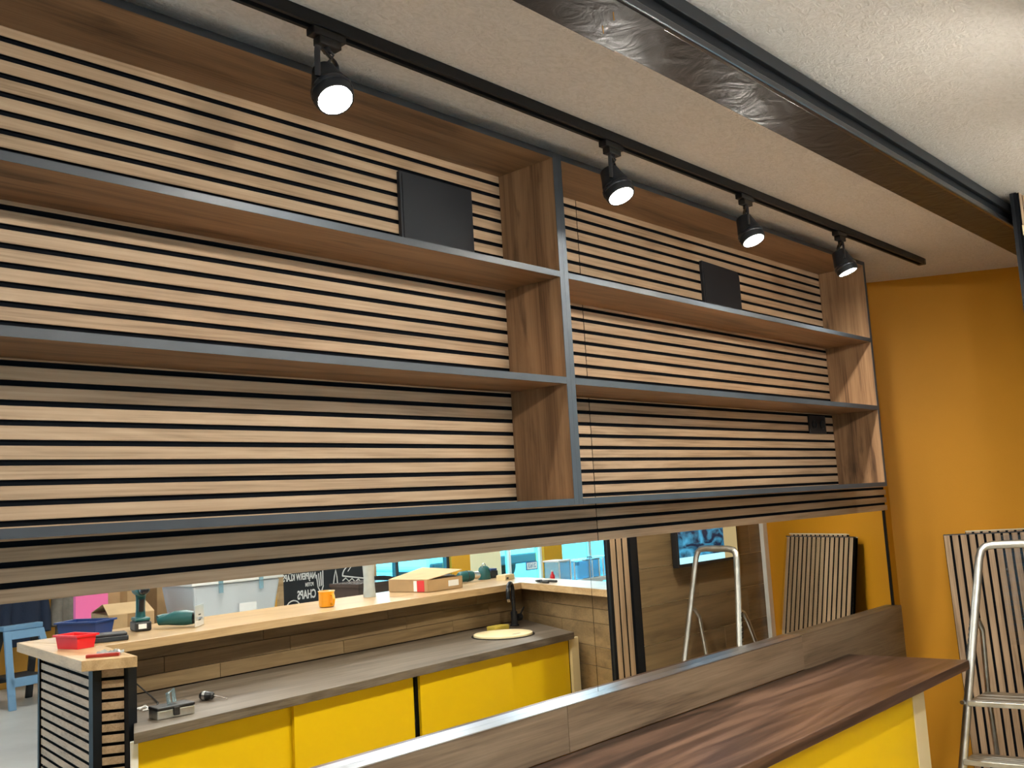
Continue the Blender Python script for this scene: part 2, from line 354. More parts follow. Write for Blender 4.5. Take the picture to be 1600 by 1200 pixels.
# light enters through these openings (sampling portals, they give no light of their own)
for x0, x1 in ((-5.4, -2.2), (6.75, 8.36), (9.5, 10.62), (11.12, 12.9)):
    L = bpy.data.lights.new('window_portal', 'AREA'); L.shape = 'RECTANGLE'; L.size = x1 - x0; L.size_y = 2.6; L.cycles.is_portal = True
    o = bpy.data.objects.new('window_portal', L); COL.objects.link(o); o.location = ((x0 + x1) / 2, WF - .22, 1.32); o.rotation_euler = (math.radians(90), 0, 0)

# ================================================================ SLAT PANELS on the back wall
slat_mesh = {}
def slat_panel(label, x0, x1, z0, group):
    t = thing('slat_panel', label, 'wall panel', (x0, .028, z0), group)
    MB().box(x0 - .0009, x1 + .0009, .011, .028, z0, z0 + .6).build('felt_backing', 'black_felt', t)
    for k in range(15):
        key = (x0, x1)
        if key not in slat_mesh:
            o = MB().box(x0, x1, 0, .011, z0, z0 + .028).build('slat', 'slat_oak_x', t, bevel=.0012, seg=1, face=(0, -1, 0)); slat_mesh[key] = o.data
        else:
            o = bpy.data.objects.new('slat', slat_mesh[key]); COL.objects.link(o); o.parent = t
        o.location = (0, 0, .04 * k)
g = 'oak slat panels on the back wall'
slat_panel('lower oak slat panel behind the left shelf unit, above the left mirror', -2.72, -.0016, 0, g)
slat_panel('lower oak slat panel behind the right shelf unit, above the right mirror', .0016, 2.494, 0, g)
slat_panel('upper oak slat panel behind the left shelf unit, under the ceiling', -2.72, -.0016, .6, g)
slat_panel('upper oak slat panel behind the right shelf unit, under the ceiling', .0016, 2.494, .6, g)

# ================================================================ SHELF UNITS
SF = -.228
def shelf_unit(label, x0, x1, group):
    t = thing('shelf_unit', label, 'shelf', ((x0 + x1) / 2, -.002, .1253), group)
    def board(name, a, c, z0, z1, mat, y0=SF + .0015):
        o = MB().box(a, c, y0, -.0015, z0, z1).build(name, mat, t, bevel=.0006, seg=1)
        MB().box(a, c, SF, y0 - .0001, z0, z1).build('edge_strip', 'anthracite_edge', o)
        return o
    th = .02
    board('side_panel', x0, x0 + th, .1253, 1.1988, 'shelf_oak_z'); board('side_panel', x1 - th, x1, .1253, 1.1988, 'shelf_oak_z')
    for n, z0, z1 in (('bottom_board', .1253, .1438), ('shelf', .4834, .5034), ('shelf', .8079, .8261), ('top_board', 1.1807, 1.1988)):
        board(n, x0 + th + .0005, x1 - th - .0005, z0, z1, 'shelf_oak_x')
    return t
g = 'oak wall shelf units with dark edges'
shelf_unit('long oak wall shelf unit at the left, cut by the frame', -2.715, -.3796, g)
shelf_unit('oak wall shelf unit at the right, ending beside the orange wall', -.3792, 1.943, g)

# black cover plates and socket on the slats
t = thing('cover_plate', 'larger black square cover plate on the slats of the left upper shelf', 'cover plate', (-.69, 0, .9), 'black cover plates')
MB().box(-.836, -.541, -.014, -.0005, .895, 1.104).build('plate', 'black_plate', t, bevel=.002)
MB().box(-.828, -.549, -.016, -.0142, .9, 1.097).build('face_sheet', 'black_plate', t)
t = thing('cover_plate', 'smaller black cover plate with rounded corner on the slats of the right upper shelf', 'cover plate', (.95, 0, .9), 'black cover plates')
pl = [(.797, .893), (1.1, .893)] + [(1.1 - .03 + .03 * math.cos(a), 1.045 + .03 * math.sin(a)) for a in [i * math.pi / 12 for i in range(7)]] + [(.797, 1.083)]
mbp = MB(); n = len(pl)
mbp.add([(x, -.014, z) for x, z in pl] + [(x, -.0005, z) for x, z in pl], [tuple(range(n)), tuple(range(n, 2 * n))[::-1]] + [(i, n + i, n + (i + 1) % n, (i + 1) % n) for i in range(n)])
mbp.build('plate', 'black_plate', t, bevel=.0015)
MB().box(.805, 1.068, -.016, -.0142, .9, 1.04).build('face_sheet', 'black_plate', t)
t = thing('wall_socket', 'black double power socket low on the slats of the right shelf unit', 'socket', (1.74, 0, .4), None)
MB().box(1.655, 1.825, -.011, -.0005, .388, .472).build('frame', 'black_plastic', t, bevel=.002)
for cx in (1.697, 1.783):
    o = MB().lathe([(.021, -.0005), (.021, .004), (.018, .004), (.017, -.001), (0, -.001)], (cx, -.0112, .43), (0, -1, 0), 20).build('socket_insert', 'dark_plastic', t, smooth=True)
    for dz in (-.0095, .0095):
        MB().cyl((cx, -.0115, .43 + dz), (cx, -.0145, .43 + dz), .0026, n=8).build('contact', 'chrome', o)

# ================================================================ MIRROR, splashback, near worktop
MY = .02
g = 'mirror panes over the worktop'
for lab, a, c in (('long left mirror pane above the worktop, showing the bar counter', -2.72, -.0305), ('right mirror pane above the worktop, showing the step ladder and television', -.0285, 2.48)):
    t = thing('wall_mirror', lab, 'mirror', ((a + c) / 2, MY, -.52), g)
    MB().box(a, c, MY, MY + .005, -.56, -.0005).build('mirror_glass', 'mirror_glass', t)
    MB().box(a, c, MY + .0052, MY + .0095, -.56, -.0005).build('backing', 'black_trim', t)
tag(MB().box(2.4805, 2.495, MY - .006, MY + .0095, -.50, -.0005).build('mirror_edge_strip', 'black_trim'), 'black edge strip closing the right end of the mirror', 'edge strip')
g = 'splashback boards behind the walnut worktop'
ZW = -.634
for lab, a, c, y in (('left splashback board behind the walnut worktop, cut by the frame', -2.6, -.245, -.022), ('middle splashback board under the mirror joint', -.243, 1.36, -.022)):
    tag(MB().box(a, c, y, MY - .0005, ZW + .001, -.492).build('splashback_board', 'splash_oak', bevel=.0008, seg=1), lab, 'splashback', g)
tag(MB().box(1.362, 2.494, -.020, MY - .0005, ZW - .25, -.488).build('splashback_board', 'splash_oak', bevel=.0008, seg=1), 'right splashback board ending beside the orange wall', 'splashback', g)
g = 'aluminium ledge strips along the mirror foot'
for lab, a, c in (('left aluminium ledge strip at the foot of the mirror', -2.6, -.0305), ('right aluminium ledge strip at the foot of the mirror', -.0285, 1.36)):
    tag(MB().box(a, c, -.026, MY - .0005, -.4915, -.4885).build('ledge_strip', 'ledge_gloss'), lab, 'ledge strip', g)
tag(MB().prism([(-2.6, -.0225), (1.80, -.0225), (1.835, -.545), (-2.6, -.545)], ZW - .038, ZW).build('worktop', 'walnut_worktop', bevel=.002), 'dark walnut worktop under the mirror, next to the orange wall', 'worktop')
t = thing('base_cabinet', 'yellow base cabinet under the walnut worktop by the orange wall', 'cabinet', (.6, -.25, ZF), 'yellow base cabinets')
zt = ZW - .0385
MB().box(-1.2, 1.484, -.06, -.03, ZF + .02, zt).build('back_panel', 'white_laminate', t)
MB().box(-1.2, 1.38, -.44, -.061, ZF + .02, ZF + .06).build('bottom_panel', 'white_laminate', t)
MB().box(1.385, 1.51, -.462, -.44, ZF + .0005, zt).build('end_panel', 'cream_laminate', t, bevel=.002)
MB().box(1.485, 1.51, -.4395, -.03, ZF + .0005, zt).build('side_panel', 'cream_laminate', t)
MB().box(-1.225, -1.201, -.462, -.03, ZF + .0005, zt).build('side_panel', 'cream_laminate', t)
for i, (a, c, y) in enumerate(((-1.2, .12, -.44), (.10, 1.384, -.46))):
    MB().box(a, c, y, y + .016, ZF + .065, zt - .004).build('door', 'yellow_laminate', t, bevel=.001)

# ================================================================ CEILING BEAM, light tracks, spotlights
t = thing('ceiling_beam', 'black ceiling beam wrapped in film, running to the slatted post', 'beam', (-1, -.92, 1.13))
MB().box(-6.0, 2.95, -.975, -.85, 1.135, ZC - .001).build('core', 'black_trim', t)
MB().box(-6.0, -.93, -.985, -.846, 1.127, 1.1345).build('wrapping_film', 'black_film', t)
MB().box(-.928, 2.95, -.983, -.848, 1.129, 1.1345).build('wrapping_film', 'black_film', t)
MB().box(-6.0, 2.95, -.992, -.9755, 1.1285, 1.15).build('edge_profile', 'black_metal', t, bevel=.004)
MB().box(-6.0, 2.95, -.990, -.9755, 1.186, 1.222).build('side_rail', 'track_metal', t, bevel=.002)
for k, dx in ((0, 0), (1, .03)):
    MB().tube([(-1.08 + dx, -.955 + .05 * k, 1.1262), (-1.05 + dx, -.935 + .05 * k, 1.1262)], .0015, 6).build('staple', 'chrome', t)
def track(label, x0, x1, y, ends):
    t = thing('light_track', label, 'light track', ((x0 + x1) / 2, y, 1.205))
    m_ = MB()
    m_.box(x0, x1, y - .0175, y + .0175, 1.227, ZC - .0005); m_.box(x0, x1, y - .0175, y - .0075, 1.205, 1.227); m_.box(x0, x1, y + .0075, y + .0175, 1.205, 1.227)
    m_.build('rail', 'track_metal', t, bevel=.0006, seg=1)
    MB().box(x1 + .0003, x1 + .03, y - .0185, y + .0185, 1.204, ZC - .0005).build('end_cap', 'black_plastic', t, bevel=.003)
    return t
track('black light track on the ceiling in front of the shelf units', -2.9, 2.27, -.378, 1)
track('black light track over the bar counter, above the camera', -2.6, 1.0, -1.78, 1)
def spotlight(label, x, y, aim, yoke_ang, group, glow='lens_glow'):
    t = thing('track_spotlight', label, 'spotlight', (x, y, 1.19), group)
    MB().box(x - .045, x + .045, y - .014, y + .014, 1.186, 1.2045).build('adapter', 'black_plastic', t, bevel=.002)
    MB().box(x - .028, x + .032, y - .013, y + .013, 1.168, 1.1858).build('adapter_block', 'black_plastic', t, bevel=.002)
    MB().cyl((x, y, 1.168), (x, y, 1.156), .009, n=12).build('pivot', 'black_metal', t)
    d = Vector(aim).normalized(); s_ = Vector((math.cos(yoke_ang), math.sin(yoke_ang), 0))
    c = Vector((x, y, 1.088))
    u_ = Vector((0, 0, 1))
    pts = [c + s_ * .054 - u_ * .008, c + s_ * .054 + u_ * .045, c + s_ * .050 + u_ * .060, c + s_ * .038 + u_ * .0665, c - s_ * .038 + u_ * .0665, c - s_ * .050 + u_ * .060, c - s_ * .054 + u_ * .045, c - s_ * .054 - u_ * .008]
    MB().tube(pts, .0045, 8, flat=1.8).build('yoke', 'black_metal', t, smooth=True)
    b_ = c - d * .042
    hd = MB().lathe([(0, 0), (.022, 0), (.028, .004), (.034, .03), (.040, .05), (.044, .066), (.045, .095), (.042, .104), (.038, .104), (.034, .088), (0, .088)], b_, d, 24).build('lamp_head', 'track_metal', t, smooth=True)
    MB().lathe([(.0455, 0), (.0475, .003), (.0475, .012), (.0455, .015)], b_ + d * .068, d, 24).build('trim_ring', 'black_metal', hd, smooth=True)
    MB().lathe([(.0335, 0), (.030, .009), (.018, .015), (0, .017)], b_ + d * .0885, d, 20).build('lens', glow, hd, smooth=True)
    cv = MB(); q0 = Vector((x + .006, y, 1.165)); q3 = b_ + Vector((0, 0, .004))
    cv.tube([q0, q0 + Vector((.012, 0, -.008)), (q0 + q3) / 2 + Vector((.01, -.006, .004)), q3], .0028, 6).build('lamp_cord', 'rubber', t, smooth=True)
    return t
g = 'black track spotlights over the shelves'
spotlight('leftmost lit black track spotlight, left of the shelf divider', -1.365, -.378, (-.10, -.50, -.86), .5, g)
spotlight('lit black track spotlight just right of the shelf divider', -.30, -.378, (-.05, -.42, -.90), .5, g)
spotlight('lit black track spotlight above the smaller cover plate, third along the track', .515, -.378, (-.05, -.36, -.92), .6, g)
spotlight('rightmost lit black track spotlight near the free end of the track', 1.325, -.378, (.12, -.30, -.94), .6, g)
g2 = 'track spotlights over the bar counter'
for x, aim, n in ((-2.2, (.35, .62, -.7), 'leftmost on the track'), (-1.2, (.25, .62, -.72), 'second from the left on the track'), (-.2, (.2, .6, -.75), 'third from the left on the track'), (.75, (.3, .5, -.8), 'rightmost on the track')):
    spotlight('black spotlight over the bar counter, ' + n, x, -1.78, aim, .5, g2, 'bar_lens_glow')
def hall_fill_panel(x, y, n):  # unseen panels added as fill light for the shelves and the hall
    t = thing('fill_light_panel', 'added unseen square fill light panel ' + n, 'ceiling light', (x, y, 1.2), 'added fill lights in the hall')
    MB().box(x - .32, x + .32, y - .32, y + .32, 1.2, ZC - .0005).build('frame', 'white_laminate', t, bevel=.004)
    MB().box(x - .29, x + .29, y - .29, y + .29, 1.196, 1.1995).build('diffuser', 'fill_glow', t)
for x, y, n in ((-2.6, -5.4, 'over the open floor left of the bar'), (1.2, -4.2, 'between the bar and the cardboard boxes'), (4.6, -4.2, 'left of the display table'), (8.0, -4.6, 'right of the display table'), (1.2, -7.2, 'over the sawhorses'), (4.6, -7.2, 'behind the chalkboard'), (8.4, -7.4, 'by the glass door'), (11.4, -5.6, 'by the rightmost window'), (-4.2, -2.6, 'at the left end of the room'), (.3, -3.1, 'behind the long raised bar'), (9.7, -7.9, 'before the sign in the glass door'), (6.2, -7.9, 'left of the dark-framed glass door'), (1.9, -3.0, 'behind the short leg of the bar')): hall_fill_panel(x, y, n)

# slatted post at the end of the partition
t = thing('slatted_post', 'tall post with black frame and upright oak slats at the beam end', 'post', (1.58, YT - .1, ZF))
px0, px1 = 1.455, 1.715
MB().box(px0, px1, YT - .022, YT - .012, ZF + .0005, ZC - .0005).build('core', 'black_felt', t)
MB().box(px0, px0 + .02, YT - .0118, YT + .001, ZF + .0005, ZC - .0005).build('corner_trim', 'black_trim', t)
MB().box(px1 - .065, px1, YT - .0118, YT + .004, ZF + .0005, ZC - .0005).build('corner_trim', 'black_trim', t)
for k in range(3):
    a = px0 + .027 + k * .054
    MB().box(a, a + .042, YT - .0118, YT, ZF + .0005, ZC - .0005).build('slat', 'slat_oak_z', t, bevel=.0012, seg=1, face=(0, 1, 0))
for k in range(5):
    a = px0 + .012 + k * .05
    MB().box(a, a + .036, YT - .031, YT - .0222, ZF + .0005, ZC - .0005).build('slat', 'slat_oak_z', t, bevel=.0012, seg=1, face=(0, -1, 0))
tag(MB().box(px0 - .004, px0 + .14, YT - .043, YT - .0315, 1.06, 1.10).build('wood_cleat', 'birch_board'), 'short pale wooden cleat fixed across the slatted post', 'cleat')

# television
t = thing('television', 'flat television with dark blue picture on the boarded partition', 'television', (2.35, YT + .02, -.26))
MB().box(2.03, 2.70, YT + .012, YT + .05, -.262, .118).build('housing', 'black_plastic', t, bevel=.004)
MB().box(2.045, 2.685, YT + .0502, YT + .0515, -.243, .105).build('screen', 'tv_picture', t)
MB().box(2.2, 2.5, YT + .0005, YT + .0115, -.16, .02).build('wall_mount', 'black_metal', t)

# ================================================================ ORANGE WALL: leaning slat panels, ladder
def leaning_panel(label, s0, n, top, foot, off, film, group):
    """panel with upright slats leaning on the orange wall; s0 = distance from the corner, foot = distance of its foot from the wall"""
    wdt = n * .04
    o = thing('leaning_slat_panel', label, 'wall panel', (0, 0, ZF), group)
    L = top - ZF; th = .022
    ang = math.asin((foot - off) / L)
    base = Vector((CX + RW.x * s0, CY + RW.y * s0)) + RN * foot
    # local frame: x along the wall, y out of the wall, z up the panel
    o.matrix_world = Matrix.Translation((base.x, base.y, 0)) @ Matrix(((RW.x, RN.x, 0, 0), (RW.y, RN.y, 0, 0), (0, 0, 1, 0), (0, 0, 0, 1))) @ Matrix.Rotation(ang, 4, 'X')
    MB().box(0, wdt, .004, .011, .002, L).build('felt_backing', 'black_felt', o, local=True)
    sl = None
    for k in range(n):
        if sl is None:
            a = MB().box(0, .028, .0112, .022, .002, L).build('slat', 'slat_oak_z', o, local=True, bevel=.001, seg=1, face=(0, 1, 0)); sl = a.data
        else:
            a = bpy.data.objects.new('slat', sl); COL.objects.link(a); a.parent = o
        a.location = (k * .04, 0, 0)
    MB().box(0, wdt, .003, .0225, L + .0004, L + .006).build('top_cap', 'felt_foam' if not film else 'dark_plastic', o, local=True)
    if film: MB().box(.24, wdt + .004, .0235, .0238, L - .55, L - .01).build('stretch_film', 'film_wrap', o, local=True)
    return o
g = 'slat panels leaning on the orange wall'
leaning_panel('front slat panel leaning on the orange wall, wrapped in film', .205, 15, -.13, .30, .065, True, g)
leaning_panel('second slat panel leaning behind the wrapped one on the orange wall', .217, 15, -.134, .265, .04, False, g)
o = leaning_panel('rearmost slat panel leaning right against the orange wall, slightly taller', .32, 13, -.122, .225, .012, False, g)

t = thing('step_ladder', 'aluminium step ladder standing in front of the leaning slat panels', 'ladder', (1.95, -.72, ZF))
A1, A2 = Vector((2.01, -.59, -.16)), Vector((2.058, -.86, -.155))
B1, B2 = Vector((1.64, -.455, ZF + .014)), Vector((1.70, -.945, ZF + .014))
hb = [B1.lerp(A1, k) for k in (0, .5, .955)]
d1 = (A1 - B1).normalized(); d2 = (A2 - B2).normalized(); ac = (A2 - A1).normalized()
corner1 = [A1 - d1 * .055, A1 - d1 * .022 + ac * .006, A1 + ac * .022 - d1 * .006, A1 + ac * .055]
corner2 = [A2 - ac * .055, A2 - ac * .022 - d2 * .006, A2 - d2 * .022 - ac * .006, A2 - d2 * .055]
MB().tube([B1, B1.lerp(A1, .5)] + corner1 + corner2 + [B2.lerp(A2, .5), B2], .013, 10, flat=1.35).build('front_rail_hoop', 'worn_aluminium', t, smooth=True)
def rail(z, k): # point on the front rails at height z
    A, B = (A1, B1) if k == 1 else (A2, B2); return B.lerp(A, (z - B.z) / (A.z - B.z))
for z, dep in ((-.80, .20), (-1.03, .10), (-1.26, .10)):
    p, q = rail(z, 1), rail(z, 2)
    mbs = MB().prism([(p.x - .03, p.y - .006), (q.x - .03, q.y + .006), (q.x + dep, q.y + .012), (p.x + dep, p.y - .012)], z - .022, z)
    st = mbs.build('step', 'worn_aluminium', t, bevel=.003)
    for k in range(3):
        u0 = -.012 + k * (dep / 3.2)
        MB().prism([(p.x + u0, p.y - .02), (q.x + u0, q.y + .02), (q.x + u0 + .006, q.y + .02), (p.x + u0 + .006, p.y - .02)], z + .0003, z + .002).build('tread_rib', 'aluminium', st)
for k in (1, 2):
    top = rail(-.47, k); sg = .04 if k == 1 else -.02
    foot = Vector((2.40, -.45 if k == 1 else -.93, ZF + .012))
    MB().tube([top + Vector((.012, 0, 0)), top + Vector((.045, 0, -.012)), top + Vector((.085, 0, -.06)), top.lerp(foot, .35) + Vector((.02, 0, 0)), foot], .0115, 10).build('rear_leg', 'worn_aluminium', t, smooth=True)
    MB().lathe([(.018, 0), (.018, .03), (.0135, .05)], (foot.x, foot.y, ZF + .0005), (0, 0, 1), 12).build('foot_cap', 'rubber', t)
    b_ = B1 if k == 1 else B2
    MB().lathe([(.02, 0), (.02, .035), (.0185, .05)], (b_.x, b_.y, ZF + .0005), (0, 0, 1), 12).build('foot_cap', 'rubber', t)
    p = rail(-.81, k); MB().cyl((p.x - .02, p.y + (.018 if k == 1 else -.018), p.z), (p.x + .02, p.y + (.018 if k == 1 else -.018), p.z), .009, n=10).build('hinge_bolt', 'chrome', t)
text('brand_lettering', 'DRABEST', .030, 'black_plastic', t, tuple(rail(-.55, 1) + Vector((.002, .0185, 0))), d1 * -1, (-1, 0, -.27), 1.3)

PLAN[:] = [1.05, .134, -.104]
# ================================================================ BAR COUNTER opposite the mirror (seen in the mirror)
ZO, ZB = -.60, -.348                   # work surface and raised bar
S0, S1 = (-.86, -1.925), (1.86, -1.99) # foot of the raised bar wall on plan
L0, L1 = (1.86, -1.99), (1.46, -.978)# wall of the short leg
T1 = thing('bar_counter', 'long raised bar with oak top and boarded front opposite the mirror', 'bar counter', (.5, -2.1, ZF))
TR = thing('bar_return', 'short leg of the bar with oak top, running to the slatted post', 'bar counter', (1.65, -1.5, ZF))
TC = thing('slatted_bar_column', 'slatted oak column with black corners carrying the left end of the bar', 'bar counter', (-.95, -1.8, ZF))
# core walls
PLAN_TOP, PLAN_WORK = [1.05, .134, -.104], [1.0732, .1958, -.1528]
PLAN[:] = PLAN_WORK
MB().slab(S0, S1, .10, ZF, ZB - .041, -1).build('bar_wall', 'black_trim', T1)
MB().slab(L0, L1, .10, ZF, ZB - .041, -1).build('return_wall', 'black_trim', TR)
def boards(p, q, z_edges, mat, cuts, parent):
    d = Vector((q[0] - p[0], q[1] - p[1])); L = d.length; d.normalize()
    for i in range(len(z_edges) - 1):
        xs = [0.001] + cuts[i % len(cuts)] + [L - .001]
        for j in range(len(xs) - 1):
            a = (p[0] + d.x * (xs[j] + .0012), p[1] + d.y * (xs[j] + .0012)); c = (p[0] + d.x * (xs[j + 1] - .0012), p[1] + d.y * (xs[j + 1] - .0012))
            MB().slab(a, c, .012, z_edges[i] + .0012, z_edges[i + 1] - .0012, 1).build('plank', mat, parent, bevel=.001, seg=1)
boards(S0, S1, [ZO + .002, -.528, -.456, ZB - .0415], 'plank_oak_x', [[.62, 1.32, 2.1], [.35, 1.0, 1.75, 2.4], [.85, 1.62, 2.3]], T1)
boards(L0, L1, [ZF + .1, -1.05, -.92, -.79, -.68, -.55, -.4695, ZB - .0415], 'plank_oak_y', [[.5], [], [.3], [.62]], TR)
PLAN[:] = PLAN_TOP
# raised oak top in three pieces
MB().prism([(-.81, -1.835), (1.80, -1.945), (2.12, -2.16), (2.12, -2.5), (-.905, -2.40)], ZB - .04, ZB).build('bar_top', 'bar_oak_x', T1, bevel=.002)
MB().prism([(1.802, -1.9445), (1.462, -.995), (1.80, -1.01), (2.12, -2.158)], ZB - .04, ZB).build('bar_top', 'bar_oak_y', TR, bevel=.002)
MB().prism([(-1.065, -1.475), (-.907, -1.376), (-.813, -1.8345), (-.907, -2.398), (-.925, -2.398)], ZB - .04, ZB).build('bar_top', 'bar_oak_y', TC, bevel=.002)
# slatted column under the left leg
c0, c1, c2, c3 = (-1.005, -1.50), (-.905, -1.435), (-.815, -1.83), (-.875, -2.28)
cin = MB().prism([(c0[0] + .012, c0[1] - .004), (c1[0] - .004, c1[1] - .012), (c2[0] - .01, c2[1]), (c3[0] + .012, c3[1])], ZF, ZB - .041)
cin.build('column_core', 'black_felt', TC)
def rows(p, q, name, inset0, inset1, side):
    d = Vector((q[0] - p[0], q[1] - p[1])); L = d.length; d.normalize()
    a = (p[0] + d.x * inset0, p[1] + d.y * inset0); c = (q[0] - d.x * inset1, q[1] - d.y * inset1)
    z = ZB - .041 - .034
    base = None
    while z > ZF + .02:
        if base is None: base = MB().slab(a, c, .008, z, z + .028, side).build(name, 'slat_oak_y', TC, bevel=.001, seg=1, face=(d.y * side, -d.x * side, 0)); z_first = z
        else:
            o = bpy.data.objects.new(name, base.data); COL.objects.link(o); o.parent = TC; o.location = (0, 0, z - z_first)
        z -= .04
rows(c0, c1, 'slat', .022, .022, -1)
rows(c3, c0, 'slat', .012, .012, -1)
for (x, y), s in ((c0, .016), (c1, .016), (c3, .008)):
    MB().prism([(x - s, y - s), (x + s, y - s), (x + s, y + s), (x - s, y + s)], ZF + .0005, ZB - .041).build('corner_trim', 'black_trim', TC)
# work surface and yellow cabinets of the bar
PLAN[:] = PLAN_WORK
tag(MB().prism([(-1.022, -1.181), (1.49, -1.305), (1.845, -1.972), (-.80, -1.907), (-.86, -1.50)], ZO - .038, ZO).build('worktop', 'grey_walnut_worktop', bevel=.002), 'grey-brown worktop with faucet inside the bar counter', 'worktop')
def sl_cab(label, x0, x1, doors, extra):
    t = thing('base_cabinet', label, 'cabinet', ((x0 + x1) / 2, -1.6, ZF), 'yellow base cabinets')
    zt = ZO - .0385
    yl = lambda x: -1.19 - (x + .875) * .0486 - .03       # front line of the cabinets under the worktop
    MB().prism([(x0, yl(x0) - .05), (x1, yl(x1) - .05), (x1, -1.88), (x0, -1.88)], ZF + .08, ZF + .1).build('bottom_panel', 'white_laminate', t)
    MB().prism([(x0, -1.86), (x1, -1.86), (x1, -1.88), (x0, -1.88)], ZF + .1005, zt).build('back_panel', 'white_laminate', t)
    for xx in (x0, x1 - .018):
        MB().prism([(xx, yl(xx) - .035), (xx + .018, yl(xx) - .035), (xx + .018, -1.859), (xx, -1.859)], ZF + .1005, zt).build('side_panel', 'black_trim' if extra != xx else 'cream_laminate', t)
    for a, c, dep in doors:
        MB().prism([(a, yl(a) - dep), (c, yl(c) - dep), (c, yl(c) - dep - .016), (a, yl(a) - dep - .016)], ZF + .1005, zt - .006 - dep * .3).build('door', 'yellow_laminate', t, bevel=.001)
    return t
t1 = sl_cab('yellow sliding-door cabinet of the bar, next to the slatted column', -.835, .335, ((-.985, -.30, .022), (-.335, .318, .002)), None)
MB().prism([(-1.015, -1.219), (-.987, -1.2205), (-.987, -1.237), (-1.008, -1.236)], ZF + .0005, ZO - .0385).build('end_panel', 'white_laminate', t1)
t2 = sl_cab('yellow sliding-door cabinet of the bar, below the faucet', .337, 1.57, ((.36, 1.0, .002), (.975, 1.50, .022)), None)
MB().prism([(1.503, -1.338), (1.57, -1.342), (1.57, -1.36), (1.503, -1.356)], ZF + .0005, ZO - .0385).build('end_panel', 'cream_laminate', t2, bevel=.002)

PLAN[:] = PLAN_TOP
# ================================================================ THINGS ON THE BAR AND THE WORKTOP
def lerp2(a, c, k): return (a[0] + (c[0] - a[0]) * k, a[1] + (c[1] - a[1]) * k)
def open_bin(name, label, cat, loc, rz, lx, ly, h, mat, group=None, taper=.88, wall=.004, ribs=True):
    t = thing(name, label, cat, loc, group, rz)
    def rect(a, c, z): return [(-a, -c, z), (a, -c, z), (a, c, z), (-a, c, z)]
    m_ = MB(); a, c = lx / 2, ly / 2; ta, tcx = a * taper, c * taper
    vs_ = rect(ta, tcx, 0) + rect(a, c, h) + rect(a - wall, c - wall, h) + rect(ta - wall, tcx - wall, wall)
    fs = [(3, 2, 1, 0)]
    for b0 in (0, 4, 8): fs += [(b0 + i, b0 + (i + 1) % 4, b0 + 4 + (i + 1) % 4, b0 + 4 + i) for i in range(4)]
    fs.append((12, 13, 14, 15)); m_.add(vs_, fs); m_.build('body', mat, t, local=True)
    MB().box(-a - .008, a + .008, -c - .008, -c + .001, h - .008, h).box(-a - .008, a + .008, c - .001, c + .008, h - .008, h).box(-a - .008, -a + .001, -c, c, h - .008, h).box(a - .001, a + .008, -c, c, h - .008, h).build('rim', mat, t, local=True)
    return t
open_bin('storage_tray', 'red plastic storage tray on the left end of the bar', 'tray', (-.895, -1.90, ZB + .0005), math.radians(80), .15, .088, .056, 'red_plastic', 'small plastic trays on the bar')
open_bin('storage_tray', 'dark blue plastic storage tray behind the red one on the bar', 'tray', (-.70, -2.24, ZB + .0005), math.radians(60), .20, .14, .075, 'blue_plastic', 'small plastic trays on the bar')
t = thing('tool_case', 'flat black and grey tool case lying beside the red tray', 'tool case', (-.735, -1.975, ZB + .0005), None, math.radians(20))
MB().box(-.085, .085, -.05, .05, 0, .022).build('body', 'black_plastic', t, local=True, bevel=.004)
MB().box(-.08, .08, -.045, .045, .0222, .034).build('lid', 'dark_plastic', t, local=True, bevel=.004)
MB().box(-.012, .012, -.056, -.0505, .008, .024).build('latch', 'black_metal', t, local=True)
t = thing('bit_set', 'flat dark red bit set in torn clear packaging on the bar end', 'bit set', (-.975, -1.50, ZB + .0005), None, math.radians(38))
MB().box(-.06, .06, -.013, .013, 0, .012).build('case', 'dark_red', t, local=True, bevel=.002)
m_ = MB(); n = 9
for i in range(n):
    for j in range(4): m_.v.append((-.03 + .1 * i / (n - 1), -.052 + .035 * j / 3 + .004 * math.sin(i * 1.7), .004 + .018 * abs(math.sin(i * .9 + j)) * (1 - .2 * j)))
for i in range(n - 1):
    for j in range(3): m_.f.append((i * 4 + j, i * 4 + j + 1, i * 4 + j + 5, i * 4 + j + 4))
m_.build('torn_packaging', 'clear_plastic', t, local=True, smooth=True)
# cordless drill standing on its battery
def battery(t, x, y, z, parent=None):
    b_ = MB().box(x - .038, x + .038, y - .056, y + .056, z, z + .045).build('battery', 'black_plastic', t, local=True, bevel=.008)
    MB().box(x - .022, x + .014, y + .0562, y + .057, z + .012, z + .034).build('label', 'white_paper', b_, local=True)
    return b_
t = thing('cordless_drill', 'teal cordless drill standing upright on its black battery', 'drill', (-.47, -2.20, ZB + .0005), 'cordless tools on the bar', math.radians(15))
battery(t, 0, 0, 0)
MB().box(-.034, .034, -.05, .05, .0455, .062).build('battery_mount', 'teal_plastic', t, local=True, bevel=.006)
MB().tube([(0, -.004, .06), (0, -.002, .10), (0, .004, .15), (0, .008, .165)], [.024, .021, .022, .025], 12, flat=.8).build('handle', 'teal_plastic', t, local=True, smooth=True)
MB().tube([(0, .014, .09), (0, .022, .145)], [.014, .015], 10).build('grip', 'black_plastic', t, local=True, smooth=True)
MB().lathe([(0, 0), (.024, 0), (.031, .012), (.032, .09), (.027, .115), (.024, .12), (0, .12)], (0, -.06, .19), (0, 1, 0), 18).build('motor_housing', 'teal_plastic', t, local=True, smooth=True)
MB().lathe([(.022, 0), (.022, .03), (.014, .045), (.006, .05), (0, .05)], (0, .0605, .19), (0, 1, 0), 16).build('chuck', 'black_metal', t, local=True, smooth=True)
